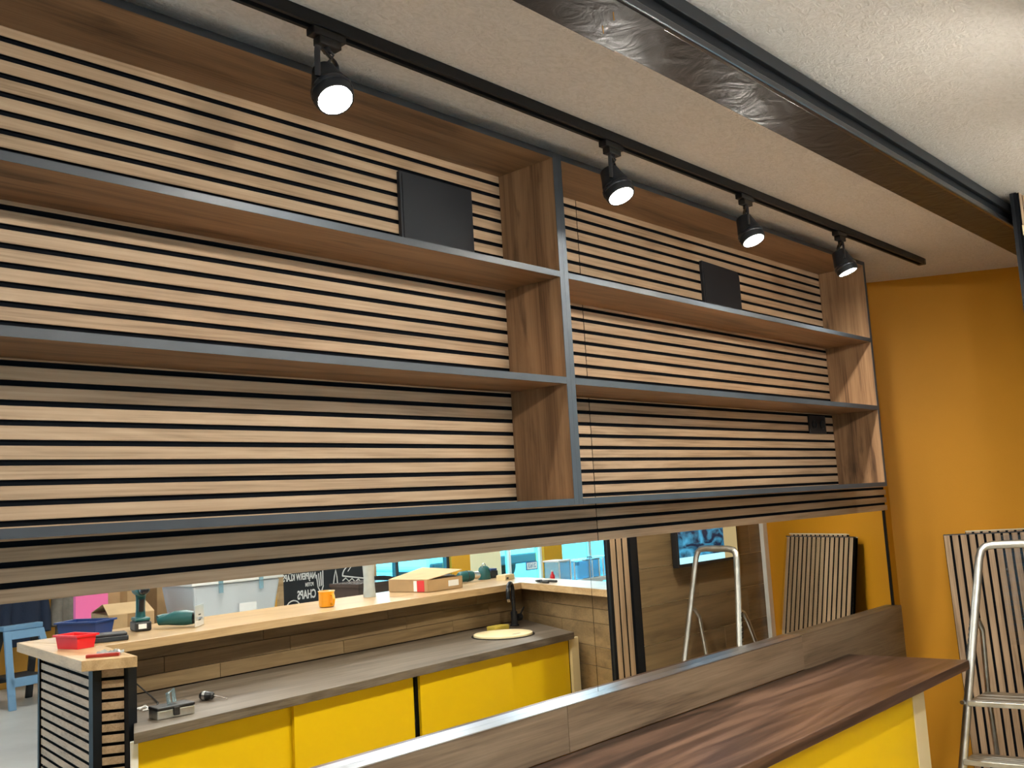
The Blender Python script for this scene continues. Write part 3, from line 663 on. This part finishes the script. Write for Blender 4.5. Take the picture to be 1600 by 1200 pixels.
# jigsaw lying on its side
t = thing('jigsaw', 'teal cordless jigsaw lying on the bar with its shoe plate turned up', 'jigsaw', (-.335, -2.10, ZB + .0005), 'cordless tools on the bar', math.radians(48))
MB().tube([(-.10, 0, .032), (-.06, .004, .038), (-.02, .002, .044), (.03, 0, .044), (.065, 0, .042)], [.018, .024, .034, .036, .03], 14).build('body', 'teal_plastic', t, local=True, smooth=True)
MB().tube([(-.11, -.01, .045), (-.09, -.03, .05), (-.03, -.05, .05), (.02, -.04, .05)], [.016, .015, .015, .018], 10).build('handle', 'teal_plastic', t, local=True, smooth=True)
MB().tube([(-.105, -.01, .047), (-.06, -.045, .064), (-.02, -.052, .064)], .006, 8).build('grip', 'black_plastic', t, local=True, smooth=True)
MB().box(.06, .085, -.02, .02, .015, .068).build('gear_neck', 'black_metal', t, local=True, bevel=.006)
sp = MB().box(.088, .092, -.07, .06, .001, .10).build('shoe_plate', 'aluminium', t, local=True, bevel=.0015)
for dz in (.028, .052): MB().box(.0922, .0932, -.02, .012, dz, dz + .006).build('slot', 'black_plastic', sp, local=True)
MB().box(.05, .105, -.002, .002, .036, .044).build('blade', 'chrome', t, local=True)
# enamel mug
t = thing('enamel_mug', 'orange enamel mug standing on the bar', 'mug', (.47, -2.085, ZB + .0005), None, math.radians(30))
MB().lathe([(0, .002), (.036, .002), (.040, .004), (.042, .012), (.042, .078), (.0445, .082), (.0435, .085), (.0395, .081), (.039, .01), (0, .007)], (0, 0, 0), (0, 0, 1), 28).build('cup', 'enamel_orange', t, local=True, smooth=True)
MB().lathe([(.0445, 0), (.0458, .0018), (.0445, .0036), (.0425, .003)], (0, 0, .0835), (0, 0, 1), 28).build('rim', 'birch_board', t, local=True, smooth=True)
MB().tube([(.02, .036, .066), (.028, .062, .066), (.03, .07, .045), (.028, .062, .022), (.02, .036, .018)], .0055, 8, flat=1.5).build('handle', 'enamel_orange', t, local=True, smooth=True)
# frosted vase-like glass
t = thing('frosted_glass_jar', 'tall frosted glass jar standing on the bar before the chalkboard', 'jar', (.92, -2.29, ZB + .0005))
MB().lathe([(0, .0), (.034, .0), (.037, .006), (.033, .06), (.031, .11), (.035, .17), (.036, .20), (.033, .20), (.031, .17), (.028, .11), (.029, .06), (.032, .012), (0, .01)], (0, 0, 0), (0, 0, 1), 24).build('glass', 'frosted_glass', t, local=True, smooth=True)
MB().lathe([(.037, 0), (.037, .02), (.033, .022), (0, .022)], (0, 0, .198), (0, 0, 1), 24).build('lid', 'worn_aluminium', t, local=True, smooth=True)
# parcel with open lid
t = thing('cardboard_parcel', 'flat cardboard parcel with open lid and red label on the bar', 'cardboard box', (1.31, -2.235, ZB + .0005), None, math.radians(0))
P = [(1.16, -2.40), (1.185, -2.098), (1.47, -2.11), (1.455, -2.43)]
cb = MB(); cb.prism(P, ZB + .0005, ZB + .004)
for i in range(4): cb.slab(P[i], P[(i + 1) % 4], .004, ZB + .004, ZB + .072, -1 if False else 1)
cb.build('carton', 'cardboard', t)
lid = MB(); lid.add([(1.158, -2.402, ZB + .073), (1.184, -2.094, ZB + .073), (1.472, -2.106, ZB + .108), (1.457, -2.432, ZB + .120), (1.158, -2.402, ZB + .077), (1.184, -2.094, ZB + .077), (1.472, -2.106, ZB + .112), (1.457, -2.432, ZB + .124)],
    [(0, 1, 2, 3), (7, 6, 5, 4), (0, 4, 5, 1), (1, 5, 6, 2), (2, 6, 7, 3), (3, 7, 4, 0)]); lid.build('lid', 'cardboard_light', t)
def onside(p, q, k0, k1, z0, z1, name, mat, parent, side=-1):
    a, c = lerp2(p, q, k0), lerp2(p, q, k1); return MB().slab(a, c, .0012, z0, z1, side).build(name, mat, parent)
# labels on the side that faces the aisle and on the end
onside((1.47, -2.1048), (1.185, -2.0928), .12, .42, ZB + .02, ZB + .055, 'shipping_label', 'white_paper', t, 1)
PL = ((1.1800, -2.098), (1.1550, -2.40))
onside(*PL, .26, .34, ZB + .006, ZB + .068, 'shipping_label', 'white_paper', t)
onside(*PL, .07, .25, ZB + .004, ZB + .07, 'red_label', 'red_paper', t)
# two power tools further along
t = thing('cordless_drill', 'dark cordless drill lying behind the parcel with its chuck to the right', 'drill', (1.80, -2.37, ZB + .0005), 'cordless tools on the bar', math.radians(12))
MB().lathe([(0, 0), (.026, 0), (.034, .012), (.036, .085), (.030, .11), (0, .11)], (-.09, 0, .038), (1, 0, 0), 18).build('motor_housing', 'teal_plastic', t, local=True, smooth=True)
MB().lathe([(.0365, 0), (.038, .004), (.0365, .008)], (-.03, 0, .038), (1, 0, 0), 18).build('band', 'dark_plastic', t, local=True, smooth=True)
MB().lathe([(.026, 0), (.026, .04), (.018, .055), (.01, .06), (0, .06)], (.0205, 0, .038), (1, 0, 0), 16).build('chuck', 'chrome', t, local=True, smooth=True)
MB().tube([(-.05, -.02, .03), (-.07, -.07, .026), (-.08, -.12, .026)], [.022, .02, .022], 10).build('handle', 'black_plastic', t, local=True, smooth=True)
MB().box(-.12, -.04, -.19, -.12, .001, .048).build('battery', 'black_plastic', t, local=True, bevel=.006)
t = thing('angle_grinder', 'teal cordless grinder standing on the bar, wire bail on top', 'grinder', (1.96, -2.40, ZB + .0005), 'cordless tools on the bar', math.radians(-20))
MB().lathe([(0, 0), (.042, 0), (.044, .006), (.040, .05), (.036, .075), (.022, .088), (0, .09)], (0, 0, 0), (0, 0, 1), 20).build('housing', 'teal_plastic', t, local=True, smooth=True)
MB().tube([(-.03, 0, .08), (-.026, 0, .098), (0, 0, .106), (.026, 0, .098), (.03, 0, .08)], .003, 8).build('bail', 'chrome', t, local=True, smooth=True)
MB().cyl((.038, 0, .035), (.085, 0, .035), .02, .018, 14).build('gear_head', 'dark_plastic', t, local=True, smooth=True)
t = thing('battery_charger', 'small blue and grey battery charger behind the grinder', 'charger', (2.06, -2.44, ZB + .0005))
MB().box(-.035, .035, -.04, .04, 0, .05).build('body', 'dark_plastic', t, local=True, bevel=.006)
MB().box(-.03, .03, -.03, .036, .0502, .064).build('dock', 'blue_plastic', t, local=True, bevel=.004)
t = thing('small_carton', 'small cream carton lying at the corner of the bar', 'cardboard box', (1.955, -2.21, ZB + .0005), None, math.radians(-12))
MB().box(-.06, .06, -.035, .035, 0, .03).build('carton', 'cream_laminate', t, local=True, bevel=.001)
MB().box(-.058, .058, -.033, .033, .0302, .0335).build('lid', 'birch_board', t, local=True)
MB().box(-.045, -.02, .0352, .0358, .006, .018).build('print', 'black_plastic', t, local=True)
t = thing('pliers', 'black-handled pliers lying on the short leg of the bar', 'pliers', (1.80, -1.78, ZB + .0005), None, math.radians(-75))
for s in (1, -1):
    MB().tube([(-.12, .03 * s, .009), (-.06, .028 * s, .009), (0, .006 * s, .009)], [.008, .008, .006], 8).build('handle', 'black_plastic', t, local=True, smooth=True)
    MB().tube([(0.001, .004 * s, .009), (.03, -.008 * s, .009), (.065, -.001 * s, .009)], [.009, .008, .003], 8).build('jaw', 'black_metal', t, local=True, smooth=True)
PLAN[:] = PLAN_WORK
# faucet, round board, sponge
t = thing('faucet', 'tall black swan-neck kitchen faucet by the bar wall', 'faucet', (1.59, -1.82, ZO))
MB().lathe([(0, 0), (.028, 0), (.028, .006), (.021, .012), (.021, .085), (.013, .092), (0, .092)], (0, 0, .0005), (0, 0, 1), 20).build('base', 'black_metal', t, local=True, smooth=True)
arc = [(0, 0, .09), (0, 0, .21)] + [(-.055 + .055 * math.cos(a), .03 * (1 - math.cos(a)), .21 + .055 * math.sin(a)) for a in [i * math.pi / 8 for i in range(1, 9)]] + [(-.11, .06, .175)]
MB().tube(arc, .0125, 12).build('spout', 'black_metal', t, local=True, smooth=True)
MB().cyl((-.11, .06, .1745), (-.11, .06, .158), .0135, n=14).build('aerator', 'chrome', t, local=True, smooth=True)
MB().cyl((.02, .0, .05), (.06, 0, .05), .022, .02, 16).build('valve_body', 'black_metal', t, local=True, smooth=True)
MB().tube([(.055, 0, .06), (.09, .005, .105)], [.006, .0045], 8).build('lever', 'black_metal', t, local=True, smooth=True)
t = thing('round_sink_board', 'round pale wooden board covering the sink bowl', 'board', (1.255, -1.60, ZO))
RB = .17
MB().lathe([(RB + .012, 0), (RB + .012, .004), (RB + .002, .0045), (RB + .002, 0)], (0, 0, .0005), (0, 0, 1), 40).build('sink_rim', 'black_metal', t, local=True, smooth=True)
MB().lathe([(0, 0), (RB, 0), (RB, .012), (RB - .002, .014), (0, .014)], (0, 0, .0006), (0, 0, 1), 40).build('disc', 'birch_board', t, local=True, smooth=True)
MB().box(-.03, .035, .095, .107, .0148, .0152).build('finger_slot', 'black_plastic', t, local=True)
tag(MB().box(1.335, 1.455, -1.80, -1.735, ZO + .0005, ZO + .032).build('sponge', 'sponge_yellow', bevel=.006), 'yellow kitchen sponge beside the round board', 'sponge')
# things at the left end of the worktop
t = thing('latched_metal_case', 'small silver case with black lid and latch on the worktop', 'case', (-.80, -1.335, ZO + .0005), None, math.radians(4))
MB().box(-.075, .075, -.04, .04, 0, .032).build('body', 'worn_aluminium', t, local=True, bevel=.003)
MB().box(-.077, .077, -.042, .042, .0325, .045).build('lid', 'black_plastic', t, local=True, bevel=.004)
MB().box(-.012, .012, .0425, .048, .008, .04).build('latch', 'black_plastic', t, local=True, bevel=.002)
MB().tube([(-.01, .0, .046), (-.012, -.01, .085), (.012, -.014, .098), (.014, -.004, .05)], .008, 8).build('clear_flap', 'blue_clear_plastic', t, local=True, smooth=True)
t = thing('screwdriver', 'short screwdriver with black and grey handle on the worktop', 'screwdriver', (-.56, -1.47, ZO + .0005), None, math.radians(60))
MB().lathe([(0, 0), (.012, .0), (.018, .008), (.019, .03), (.015, .045), (.016, .055), (.009, .062), (0, .062)], (-.05, 0, .019), (1, 0, 0), 16).build('handle', 'black_plastic', t, local=True, smooth=True)
MB().lathe([(.0192, 0), (.0196, .006), (.0192, .012)], (-.035, 0, .019), (1, 0, 0), 16).build('grip_ring', 'aluminium', t, local=True, smooth=True)
MB().cyl((.012, 0, .019), (.075, 0, .005), .0032, n=8).build('shaft', 'chrome', t, local=True)
t = thing('white_cable_clips', 'tangled white plastic clips beside the slatted column', 'cable clips', (-.80, -1.55, ZO + .0005))
for k in range(3):
    a = k * 1.1
    MB().tube([(-.03 * math.cos(a), -.02 + .02 * k, .004), (0, .01 * k, .012 + .004 * k), (.03 * math.cos(a), .012 + .01 * k, .005), (.045, -.01 + .012 * k, .004)], .0035, 6).build('clip', 'white_paper', t, local=True, smooth=True)
t = thing('power_adapter', 'black plug-in power adapter on the bar wall next to the column', 'adapter', (-.735, -1.90, -.47))
MB().box(-.80, -.70, -1.913, -1.895, -.505, -.425).build('socket_plate', 'black_plastic', t, bevel=.003)
MB().box(-.775, -.715, -1.8948, -1.83, -.50, -.44).build('adapter_block', 'dark_plastic', t, bevel=.006)
MB().tube([(-.735, -1.84, -.50), (-.70, -1.80, -.53), (-.66, -1.74, ZO + .006), (-.70, -1.62, ZO + .004), (-.80, -1.47, ZO + .004)], .003, 6).build('cable', 'rubber', t, smooth=True)

PLAN[:] = [1.0, 0.0, 0.0]
# ================================================================ HALL BEHIND THE BAR (seen in the mirror)
def box_carton(label, x, y, z, lx, ly, h, rz=0, flap=0, mat='cardboard', tape=True, group='cardboard boxes behind the bar'):
    t = thing('cardboard_box', label, 'cardboard box', (x, y, z), group, math.radians(rz))
    MB().box(-lx / 2, lx / 2, -ly / 2, ly / 2, .0005, h).build('carton', mat, t, local=True, bevel=.003)
    if tape: MB().box(-.03, .03, -ly / 2 - .001, ly / 2 + .001, h * .55, h + .001).build('tape', 'brown_tape', t, local=True)
    if flap:
        MB().add([(-lx / 2, ly / 2, h), (lx / 2, ly / 2, h), (lx / 2 * .94, ly * .12, h + flap), (-lx / 2 * .94, ly * .12, h + flap), (-lx / 2, ly / 2, h + .004), (lx / 2, ly / 2, h + .004), (lx / 2 * .94, ly * .12, h + flap + .004), (-lx / 2 * .94, ly * .12, h + flap + .004)],
                 [(0, 1, 2, 3), (7, 6, 5, 4), (0, 4, 5, 1), (1, 5, 6, 2), (2, 6, 7, 3), (3, 7, 4, 0)]).build('flap', 'cardboard_light', t, local=True)
        MB().add([(-lx / 2, -ly / 2, h), (lx / 2, -ly / 2, h), (lx / 2 * .94, ly * .08, h + flap), (-lx / 2 * .94, ly * .08, h + flap), (-lx / 2, -ly / 2, h + .004), (lx / 2, -ly / 2, h + .004), (lx / 2 * .94, ly * .08, h + flap + .004), (-lx / 2 * .94, ly * .08, h + flap + .004)],
                 [(3, 2, 1, 0), (4, 5, 6, 7), (0, 1, 5, 4), (1, 2, 6, 5), (2, 3, 7, 6), (3, 0, 4, 7)]).build('flap', 'cardboard_light', t, local=True)
    return t
box_carton('open cardboard box with flaps folded to a ridge, in front of the pink board', .98, -5.3, ZF, .34, .40, 1.0, 8, .07)
box_carton('big cardboard box under the storage bin', 1.80, -5.28, ZF, .82, .50, .88, 0)
box_carton('tall cardboard box behind the drill, left of the storage bin', 1.26, -6.0, ZF, .34, .36, 1.24, 4)
box_carton('cardboard box on top of the stack beside the tall one', 1.70, -6.0, ZF + .74, .34, .34, .48, -3)
box_carton('lower cardboard box of the stack next to the storage bin', 1.70, -6.0, ZF, .38, .38, .739, 2)
box_carton('darker cardboard box far behind the storage bin', 2.12, -6.0, ZF, .34, .36, 1.2, -5, 0, 'cardboard_light')
t = thing('storage_bin', 'white lidded storage bin taped with blue strips, behind the bar', 'storage bin', (1.80, -5.25, ZF + .8815), None, 0)
m_ = MB(); a, c = .36, .22
m_.add([(-a, -c, 0), (a, -c, 0), (a, c, 0), (-a, c, 0), (-a - .04, -c - .03, .27), (a + .04, -c - .03, .27), (a + .04, c + .03, .27), (-a - .04, c + .03, .27)], [(3, 2, 1, 0), (4, 5, 6, 7), (0, 1, 5, 4), (1, 2, 6, 5), (2, 3, 7, 6), (3, 0, 4, 7)])
m_.build('body', 'bin_plastic', t, local=True, bevel=.02)
MB().box(-.42, .42, -.27, .27, .2705, .325).build('lid', 'white_laminate', t, local=True, bevel=.008)
for x in (-.17, .2): MB().box(x - .02, x + .02, .2705, .274, .20, .31).build('lid_clip', 'blue_clear_plastic', t, local=True)
MB().box(0, .16, .256, .258, .02, .10).build('paper_note', 'white_paper', t, local=True)
tag(MB().box(.80, 1.06, -5.74, -5.70, ZF, -.31).build('foam_board', 'pink_foam', bevel=.002), 'upright pink foam board between jackets and cardboard boxes', 'foam board')
# chalkboard
t = thing('chalkboard', 'black chalkboard sign with burger drawing and chalk lettering, wooden frame', 'chalkboard', (3.45, -6.0, ZF))
MB().box(2.92, 4.02, -6.03, -6.005, ZF + .55, .25).build('panel', 'chalkboard', t)
for a, c, z0, z1 in ((2.87, 2.92, ZF + .5, .3), (4.02, 4.07, ZF + .5, .3), (2.92, 4.02, ZF + .5, ZF + .55), (2.92, 4.02, .25, .3)):
    MB().box(a, c, -6.04, -5.995, z0, z1).build('frame_rail', 'bar_oak_x', t, bevel=.003)
for x in (2.95, 3.98):
    MB().tube([(x, -6.06, ZF + .5), (x, -6.45, ZF + .01)], .015, 8).build('stand_leg', 'bar_oak_x', t); MB().box(x - .02, x + .02, -6.035, -6.0, ZF + .0005, ZF + .5).build('stand_leg', 'bar_oak_x', t)
yk = -6.003
text('lettering', 'NAJPIERW KLAPS,', .088, 'chalk', t, (3.105, yk, -.435), (-1, 0, 0), (0, 0, 1), .57)
text('lettering', 'POTEM', .05, 'chalk', t, (3.225, yk, -.515), (-1, 0, 0), (0, 0, 1), .62)
text('lettering', 'CHAPS', .115, 'chalk', t, (3.19, yk, -.61), (-1, 0, 0), (0, 0, 1), .62)
def chalk(pts, r=.006): MB().tube([(x, yk + .001, z) for x, z in pts], r, 6).build('chalk_drawing', 'chalk', t, smooth=True)
for k in range(4): chalk([(3.31 + k * .026, -.43 + k * .012), (3.325 + k * .02, -.55 + k * .004)])
chalk([(3.325, -.55), (3.345, -.585), (3.36, -.60)]); chalk([(3.39, -.54), (3.37, -.585), (3.36, -.60)]); chalk([(3.36, -.60), (3.36, -.75)], .008)
chalk([(3.51, -.56), (3.53, -.46), (3.545, -.40), (3.56, -.47), (3.565, -.55)])
bz = [(3.63 + .16 - .16 * math.cos(a), -.47 + .11 * math.sin(a)) for a in [i * math.pi / 12 for i in range(13)]]
chalk(bz, .007); chalk([(3.63, -.47), (3.95, -.525)], .007)
chalk([(3.63 + .04 * i, -.505 - .006 * i + (.018 if i % 2 else -.012)) for i in range(9)])
chalk([(3.70, -.43), (3.74, -.39), (3.80, -.375)], .004)
chalk([(2.96 + .07 - .07 * math.cos(a), -.70 + .05 * math.sin(a)) for a in [i * math.pi / 8 for i in range(9)]])
chalk([(3.0 + .03 * math.cos(a), -.36 + .03 * math.sin(a)) for a in [math.pi + i * math.pi / 6 for i in range(7)]], .008)
chalk([(3.49, -.68), (3.50, -.62)]); chalk([(3.53, -.68), (3.535, -.63)])
# dark side table
t = thing('side_table', 'dark brown side table reflecting the windows, behind the bar', 'table', (2.54, -4.38, ZF))
MB().box(2.38, 2.72, -4.58, -4.2, -.445, -.415).build('table_top', 'dark_wood', t, bevel=.002)
MB().box(2.39, 2.71, -4.57, -4.21, -.58, -.4455).build('apron', 'dark_wood', t)
for x in (2.41, 2.69):
    for y in (-4.55, -4.23): MB().box(x - .02, x + .02, y - .02, y + .02, ZF + .0005, -.5805).build('leg', 'dark_wood', t)
# black chair
t = thing('chair', 'black moulded chair with curved backrest in front of the glass door', 'chair', (3.45, -5.15, ZF), None, math.radians(30))
MB().box(-.22, .22, -.21, .21, .43, .465).build('seat', 'black_plastic', t, local=True, bevel=.012)
m_ = MB(); n = 11
for i in range(n):
    a = math.pi * (.12 + .76 * i / (n - 1)); x = -.24 * math.cos(a); y = -.21 - .06 * math.sin(a)
    top = .94 + .10 * math.sin(a)
    for dy in (0, -.015): m_.v += [(x, y + dy, .55), (x, y + dy, top)]
for i in range(n - 1):
    b0 = i * 4; b1 = b0 + 4
    m_.f += [(b0, b0 + 1, b1 + 1, b1), (b0 + 2, b1 + 2, b1 + 3, b0 + 3), (b0 + 1, b0 + 3, b1 + 3, b1 + 1), (b0, b1, b1 + 2, b0 + 2)]
m_.build('backrest', 'black_plastic', t, local=True, smooth=True)
for sx in (-.19, .19):
    for sy in (-.18, .18): MB().tube([(sx, sy, .43), (sx * 1.12, sy * 1.15, .001)], [.014, .012], 10).build('leg', 'black_metal', t, local=True)
    MB().tube([(sx, -.18, .43), (sx, -.215, .56)], .013, 8).build('back_post', 'black_metal', t, local=True)

# sawhorses
def sawhorse(label, x, y, rz, mat, group):
    t = thing('sawhorse', label, 'sawhorse', (x, y, ZF), group, math.radians(rz))
    h = .76; sp_ = .26
    MB().box(-.20, .20, -.045, .045, h - .05, h).build('top_beam', mat, t, local=True, bevel=.008)
    for s in (1, -1):
        def P(u, v, w_=0): # point on the leaning frame
            k = v / (h - .05); yy = s * (sp_ * (1 - k) + .03 * k) + s * w_
            return (u, yy, v)
        def barr(u0, u1, v0, v1, uu0=None, uu1=None):
            uu0 = u0 if uu0 is None else uu0; uu1 = u1 if uu1 is None else uu1
            q = [P(u0, v0), P(u1, v0), P(uu1, v1), P(uu0, v1)]; qq = [P(u0, v0, .03), P(u1, v0, .03), P(uu1, v1, .03), P(uu0, v1, .03)]
            return MB().add(q + qq, [(0, 1, 2, 3), (7, 6, 5, 4), (0, 4, 5, 1), (1, 5, 6, 2), (2, 6, 7, 3), (3, 7, 4, 0)])
        barr(-.27, -.20, .001, h - .05, -.20, -.13).build('leg', mat if s > 0 else 'sawhorse_dark', t, local=True, bevel=.006)
        barr(.20, .27, .001, h - .05, .13, .20).build('leg', mat if s > 0 else 'sawhorse_dark', t, local=True, bevel=.006)
        barr(-.215, .215, .20, .28).build('cross_rail', mat if s > 0 else 'sawhorse_dark', t, local=True, bevel=.006)
        barr(-.14, .14, h - .13, h - .052).build('cross_rail', mat if s > 0 else 'sawhorse_dark', t, local=True, bevel=.006)
    MB().box(-.17, .17, -.19, .19, .262, .278).build('spreader_tray', 'sawhorse_dark', t, local=True, bevel=.003)
    return t
g = 'folding plastic sawhorses in the hall'
sawhorse('dark folding sawhorse with blue daylight painted on, standing left of the slatted column', 1.36, -8.15, -8, 'sawhorse_bluelit', g)
sawhorse('black folding sawhorse half hidden behind the slatted column', 1.98, -7.45, 30, 'sawhorse_dark', g)
sawhorse('black folding sawhorse at the far left, cut by the frame', .66, -8.6, -25, 'sawhorse_dark', g)
# clothes rail with jackets
t = thing('clothes_rail', 'steel clothes rail carrying jackets by the ochre wall', 'clothes rail', (2.0, -8.85, ZF))
MB().tube([(1.2, -8.85, 0.1), (3.0, -8.85, 0.1)], .014, 10).build('rail_bar', 'chrome', t)
for x in (1.22, 2.98):
    MB().tube([(x, -8.85, ZF + .03), (x, -8.85, .1)], .014, 10).build('upright', 'chrome', t)
    MB().tube([(x, -9.1, ZF + .015), (x, -8.6, ZF + .015)], .014, 10).build('foot', 'chrome', t)
def jacket(label, x, y, wdt, top, bot, mat, seed, group='jackets on the clothes rail'):
    rnd = random.Random(seed); t = thing('jacket', label, 'jacket', (x, y, bot), group)
    m_ = MB(); n = 36; rows_ = [(0.0, .96, .11), (.25, .93, .12), (.55, .86, .13), (.8, .82, .12), (.92, .74, .10), (.985, .42, .07), (1.0, .16, .05)]
    ph = rnd.random() * 6
    for k, sx, sy in rows_:
        for i in range(n):
            a = 2 * math.pi * i / n; fold = 1 + (.10 * math.sin(5 * a + ph) + .05 * math.sin(11 * a + ph * 2)) * (1 - .7 * k)
            m_.v.append((x + math.cos(a) * wdt / 2 * sx * (1 + (fold - 1) * .3), y + math.sin(a) * sy * fold, bot + (top - bot) * k))
    for r_ in range(len(rows_) - 1):
        for i in range(n): m_.f.append((r_ * n + i, r_ * n + (i + 1) % n, (r_ + 1) * n + (i + 1) % n, (r_ + 1) * n + i))
    m_.f.append(tuple(range(n))[::-1]); m_.f.append(tuple((len(rows_) - 1) * n + i for i in range(n)))
    m_.build('body', mat, t, smooth=True)
    for s in (1, -1):
        sh = Vector((x + s * wdt * .36, y, bot + (top - bot) * .93)); ha = Vector((x + s * wdt * .50, y + .06, bot + (top - bot) * .12))
        pts = [sh.lerp(ha, k) + Vector((s * .012 * math.sin(k * 9 + ph), .02 * math.sin(k * 7), 0)) for k in (0, .2, .4, .6, .8, 1)]
        MB().tube(pts, [.075, .078, .072, .068, .062, .055], 12).build('sleeve', mat, t, smooth=True)
    MB().tube([(x, y, top - .01), (x, y, top + .03), (x + .018, y, top + .05), (x, y + .018, .1 + .02), (x - .016, y, .1 + .012)], .0035, 6).build('hanger_hook', 'chrome', t)
jacket('dark navy jacket hanging above the sawhorse with painted blue daylight', 1.66, -8.85, .40, .02, -1.02, 'navy_cloth', 1)
jacket('grey-brown jacket hanging between the navy jacket and the pink board', 2.17, -8.85, .38, .02, -.98, 'grey_cloth', 2)
jacket('light grey jacket hanging rightmost on the clothes rail', 2.68, -8.85, .30, .02, -1.0, 'light_cloth', 3)
# cabinets with clear boxes near the right windows
t = thing('display_table', 'white display table beyond the short leg of the bar', 'table', (5.6, -4.5, ZF))
MB().box(5.0, 6.35, -4.85, -4.35, -.70, -.66).build('table_top', 'white_laminate', t, bevel=.003)
for x in (5.04, 6.31):
    for y in (-4.81, -4.39): MB().box(x - .025, x + .025, y - .025, y + .025, ZF + .0005, -.7005).build('leg', 'white_laminate', t)
def clear_box(label, x0, x1, h, mat, group='clear plastic boxes on the display table'):
    t = thing('clear_box', label, 'plastic box', ((x0 + x1) / 2, -4.5, -.6595), group)
    x, z0 = x0, -.6595; w_ = .006
    m_ = MB(); m_.box(x0, x1, -4.60, -4.40, z0, z0 + w_); m_.box(x0, x0 + w_, -4.6, -4.4, z0 + w_, z0 + h); m_.box(x1 - w_, x1, -4.6, -4.4, z0 + w_, z0 + h); m_.box(x0 + w_, x1 - w_, -4.6, -4.594, z0 + w_, z0 + h); m_.box(x0 + w_, x1 - w_, -4.406, -4.4, z0 + w_, z0 + h)
    m_.build('body', mat, t)
    MB().box(x0 - .008, x1 + .008, -4.608, -4.392, z0 + h + .0003, z0 + h + .016).build('lid', 'white_paper' if mat == 'clear_plastic' else mat, t, bevel=.003)
    for xx in (x0, x1): MB().box(xx - .006, xx + .006, -4.4, -4.393, z0, z0 + h).build('corner_rib', 'white_paper', t)
    return t
clear_box('narrow clear plastic box before the orange pier', 5.12, 5.30, .20, 'clear_plastic')
cb1 = clear_box('wide blue-tinted plastic box with marker writing', 5.36, 5.62, .18, 'blue_clear_plastic')
text('marker_writing', 'E1E', .05, 'black_plastic', cb1, (5.40, -4.391, -.50), (-1, 0, 0), (0, 0, 1))
clear_box('blue-tinted plastic box in the middle of the display table', 5.66, 5.78, .18, 'blue_clear_plastic')
clear_box('blue-tinted plastic box right end of the row', 5.85, 6.0, .19, 'blue_clear_plastic')
t = thing('red_bottle', 'small red bottle before the orange pier', 'bottle', (5.03, -4.42, -.6595))
MB().lathe([(0, 0), (.022, 0), (.024, .004), (.024, .075), (.012, .095), (.010, .115), (0, .115)], (0, 0, 0), (0, 0, 1), 16).build('body', 'red_plastic', t, local=True, smooth=True)
MB().lathe([(.011, 0), (.011, .016), (0, .017)], (0, 0, .1155), (0, 0, 1), 12).build('cap', 'white_paper', t, local=True, smooth=True)
t = thing('spray_bottle', 'white spray bottle with red label at the right end of the display table', 'bottle', (6.10, -4.42, -.6595))
MB().lathe([(0, 0), (.035, 0), (.037, .005), (.037, .14), (.016, .17), (.014, .19), (0, .19)], (0, 0, 0), (0, 0, 1), 18).build('body', 'white_paper', t, local=True, smooth=True)
MB().lathe([(.0375, 0), (.0378, .001), (.0378, .079), (.0375, .08)], (0, 0, .03), (0, 0, 1), 18).build('label', 'red_paper', t, local=True, smooth=True)
MB().box(-.02, .045, -.014, .014, .1905, .22).build('trigger_head', 'red_plastic', t, local=True, bevel=.004)
# sign hung in the glass door
t = thing('door_sign', 'small white sign with dark border and number in the glass door', 'sign', (10.32, WF - .03, -.92), None)
MB().box(10.17, 10.47, WF - .045, WF - .035, -.98, -.84).build('plate', 'blue_plastic', t, bevel=.002)
MB().box(10.185, 10.455, WF - .0348, WF - .033, -.967, -.853).build('face', 'white_paper', t)
text('lettering', '2163', .10, 'blue_plastic', t, (10.32, WF - .0325, -.91), (-1, 0, 0), (0, 0, 1), 1.0)
# white van outside
t = thing('van', 'white delivery van parked outside behind the glass door', 'van', (12.4, -13.5, ZF - .04))
zb_ = ZF - .04
MB().box(10.9, 14.2, -16.6, -12.6, zb_ + .45, zb_ + 2.5).build('body', 'van_white', t, bevel=.12, seg=3)
for x0, x1 in ((11.15, 12.35), (12.6, 13.9)):
    MB().box(x0, x1, -12.599, -12.585, zb_ + 1.35, zb_ + 1.95).build('rear_window', 'van_glass', t, bevel=.004)
MB().box(10.95, 14.15, -12.62, -12.5, zb_ + .42, zb_ + .62).build('bumper', 'dark_plastic', t, bevel=.03)
for x in (11.05, 13.75):
    for y in (-13.4, -15.8): MB().lathe([(0, 0), (.36, 0), (.38, .04), (.38, .2), (.36, .24), (0, .24)], (x, y, zb_ + .38), (1, 0, 0), 24).build('wheel', 'tyre', t, smooth=True)
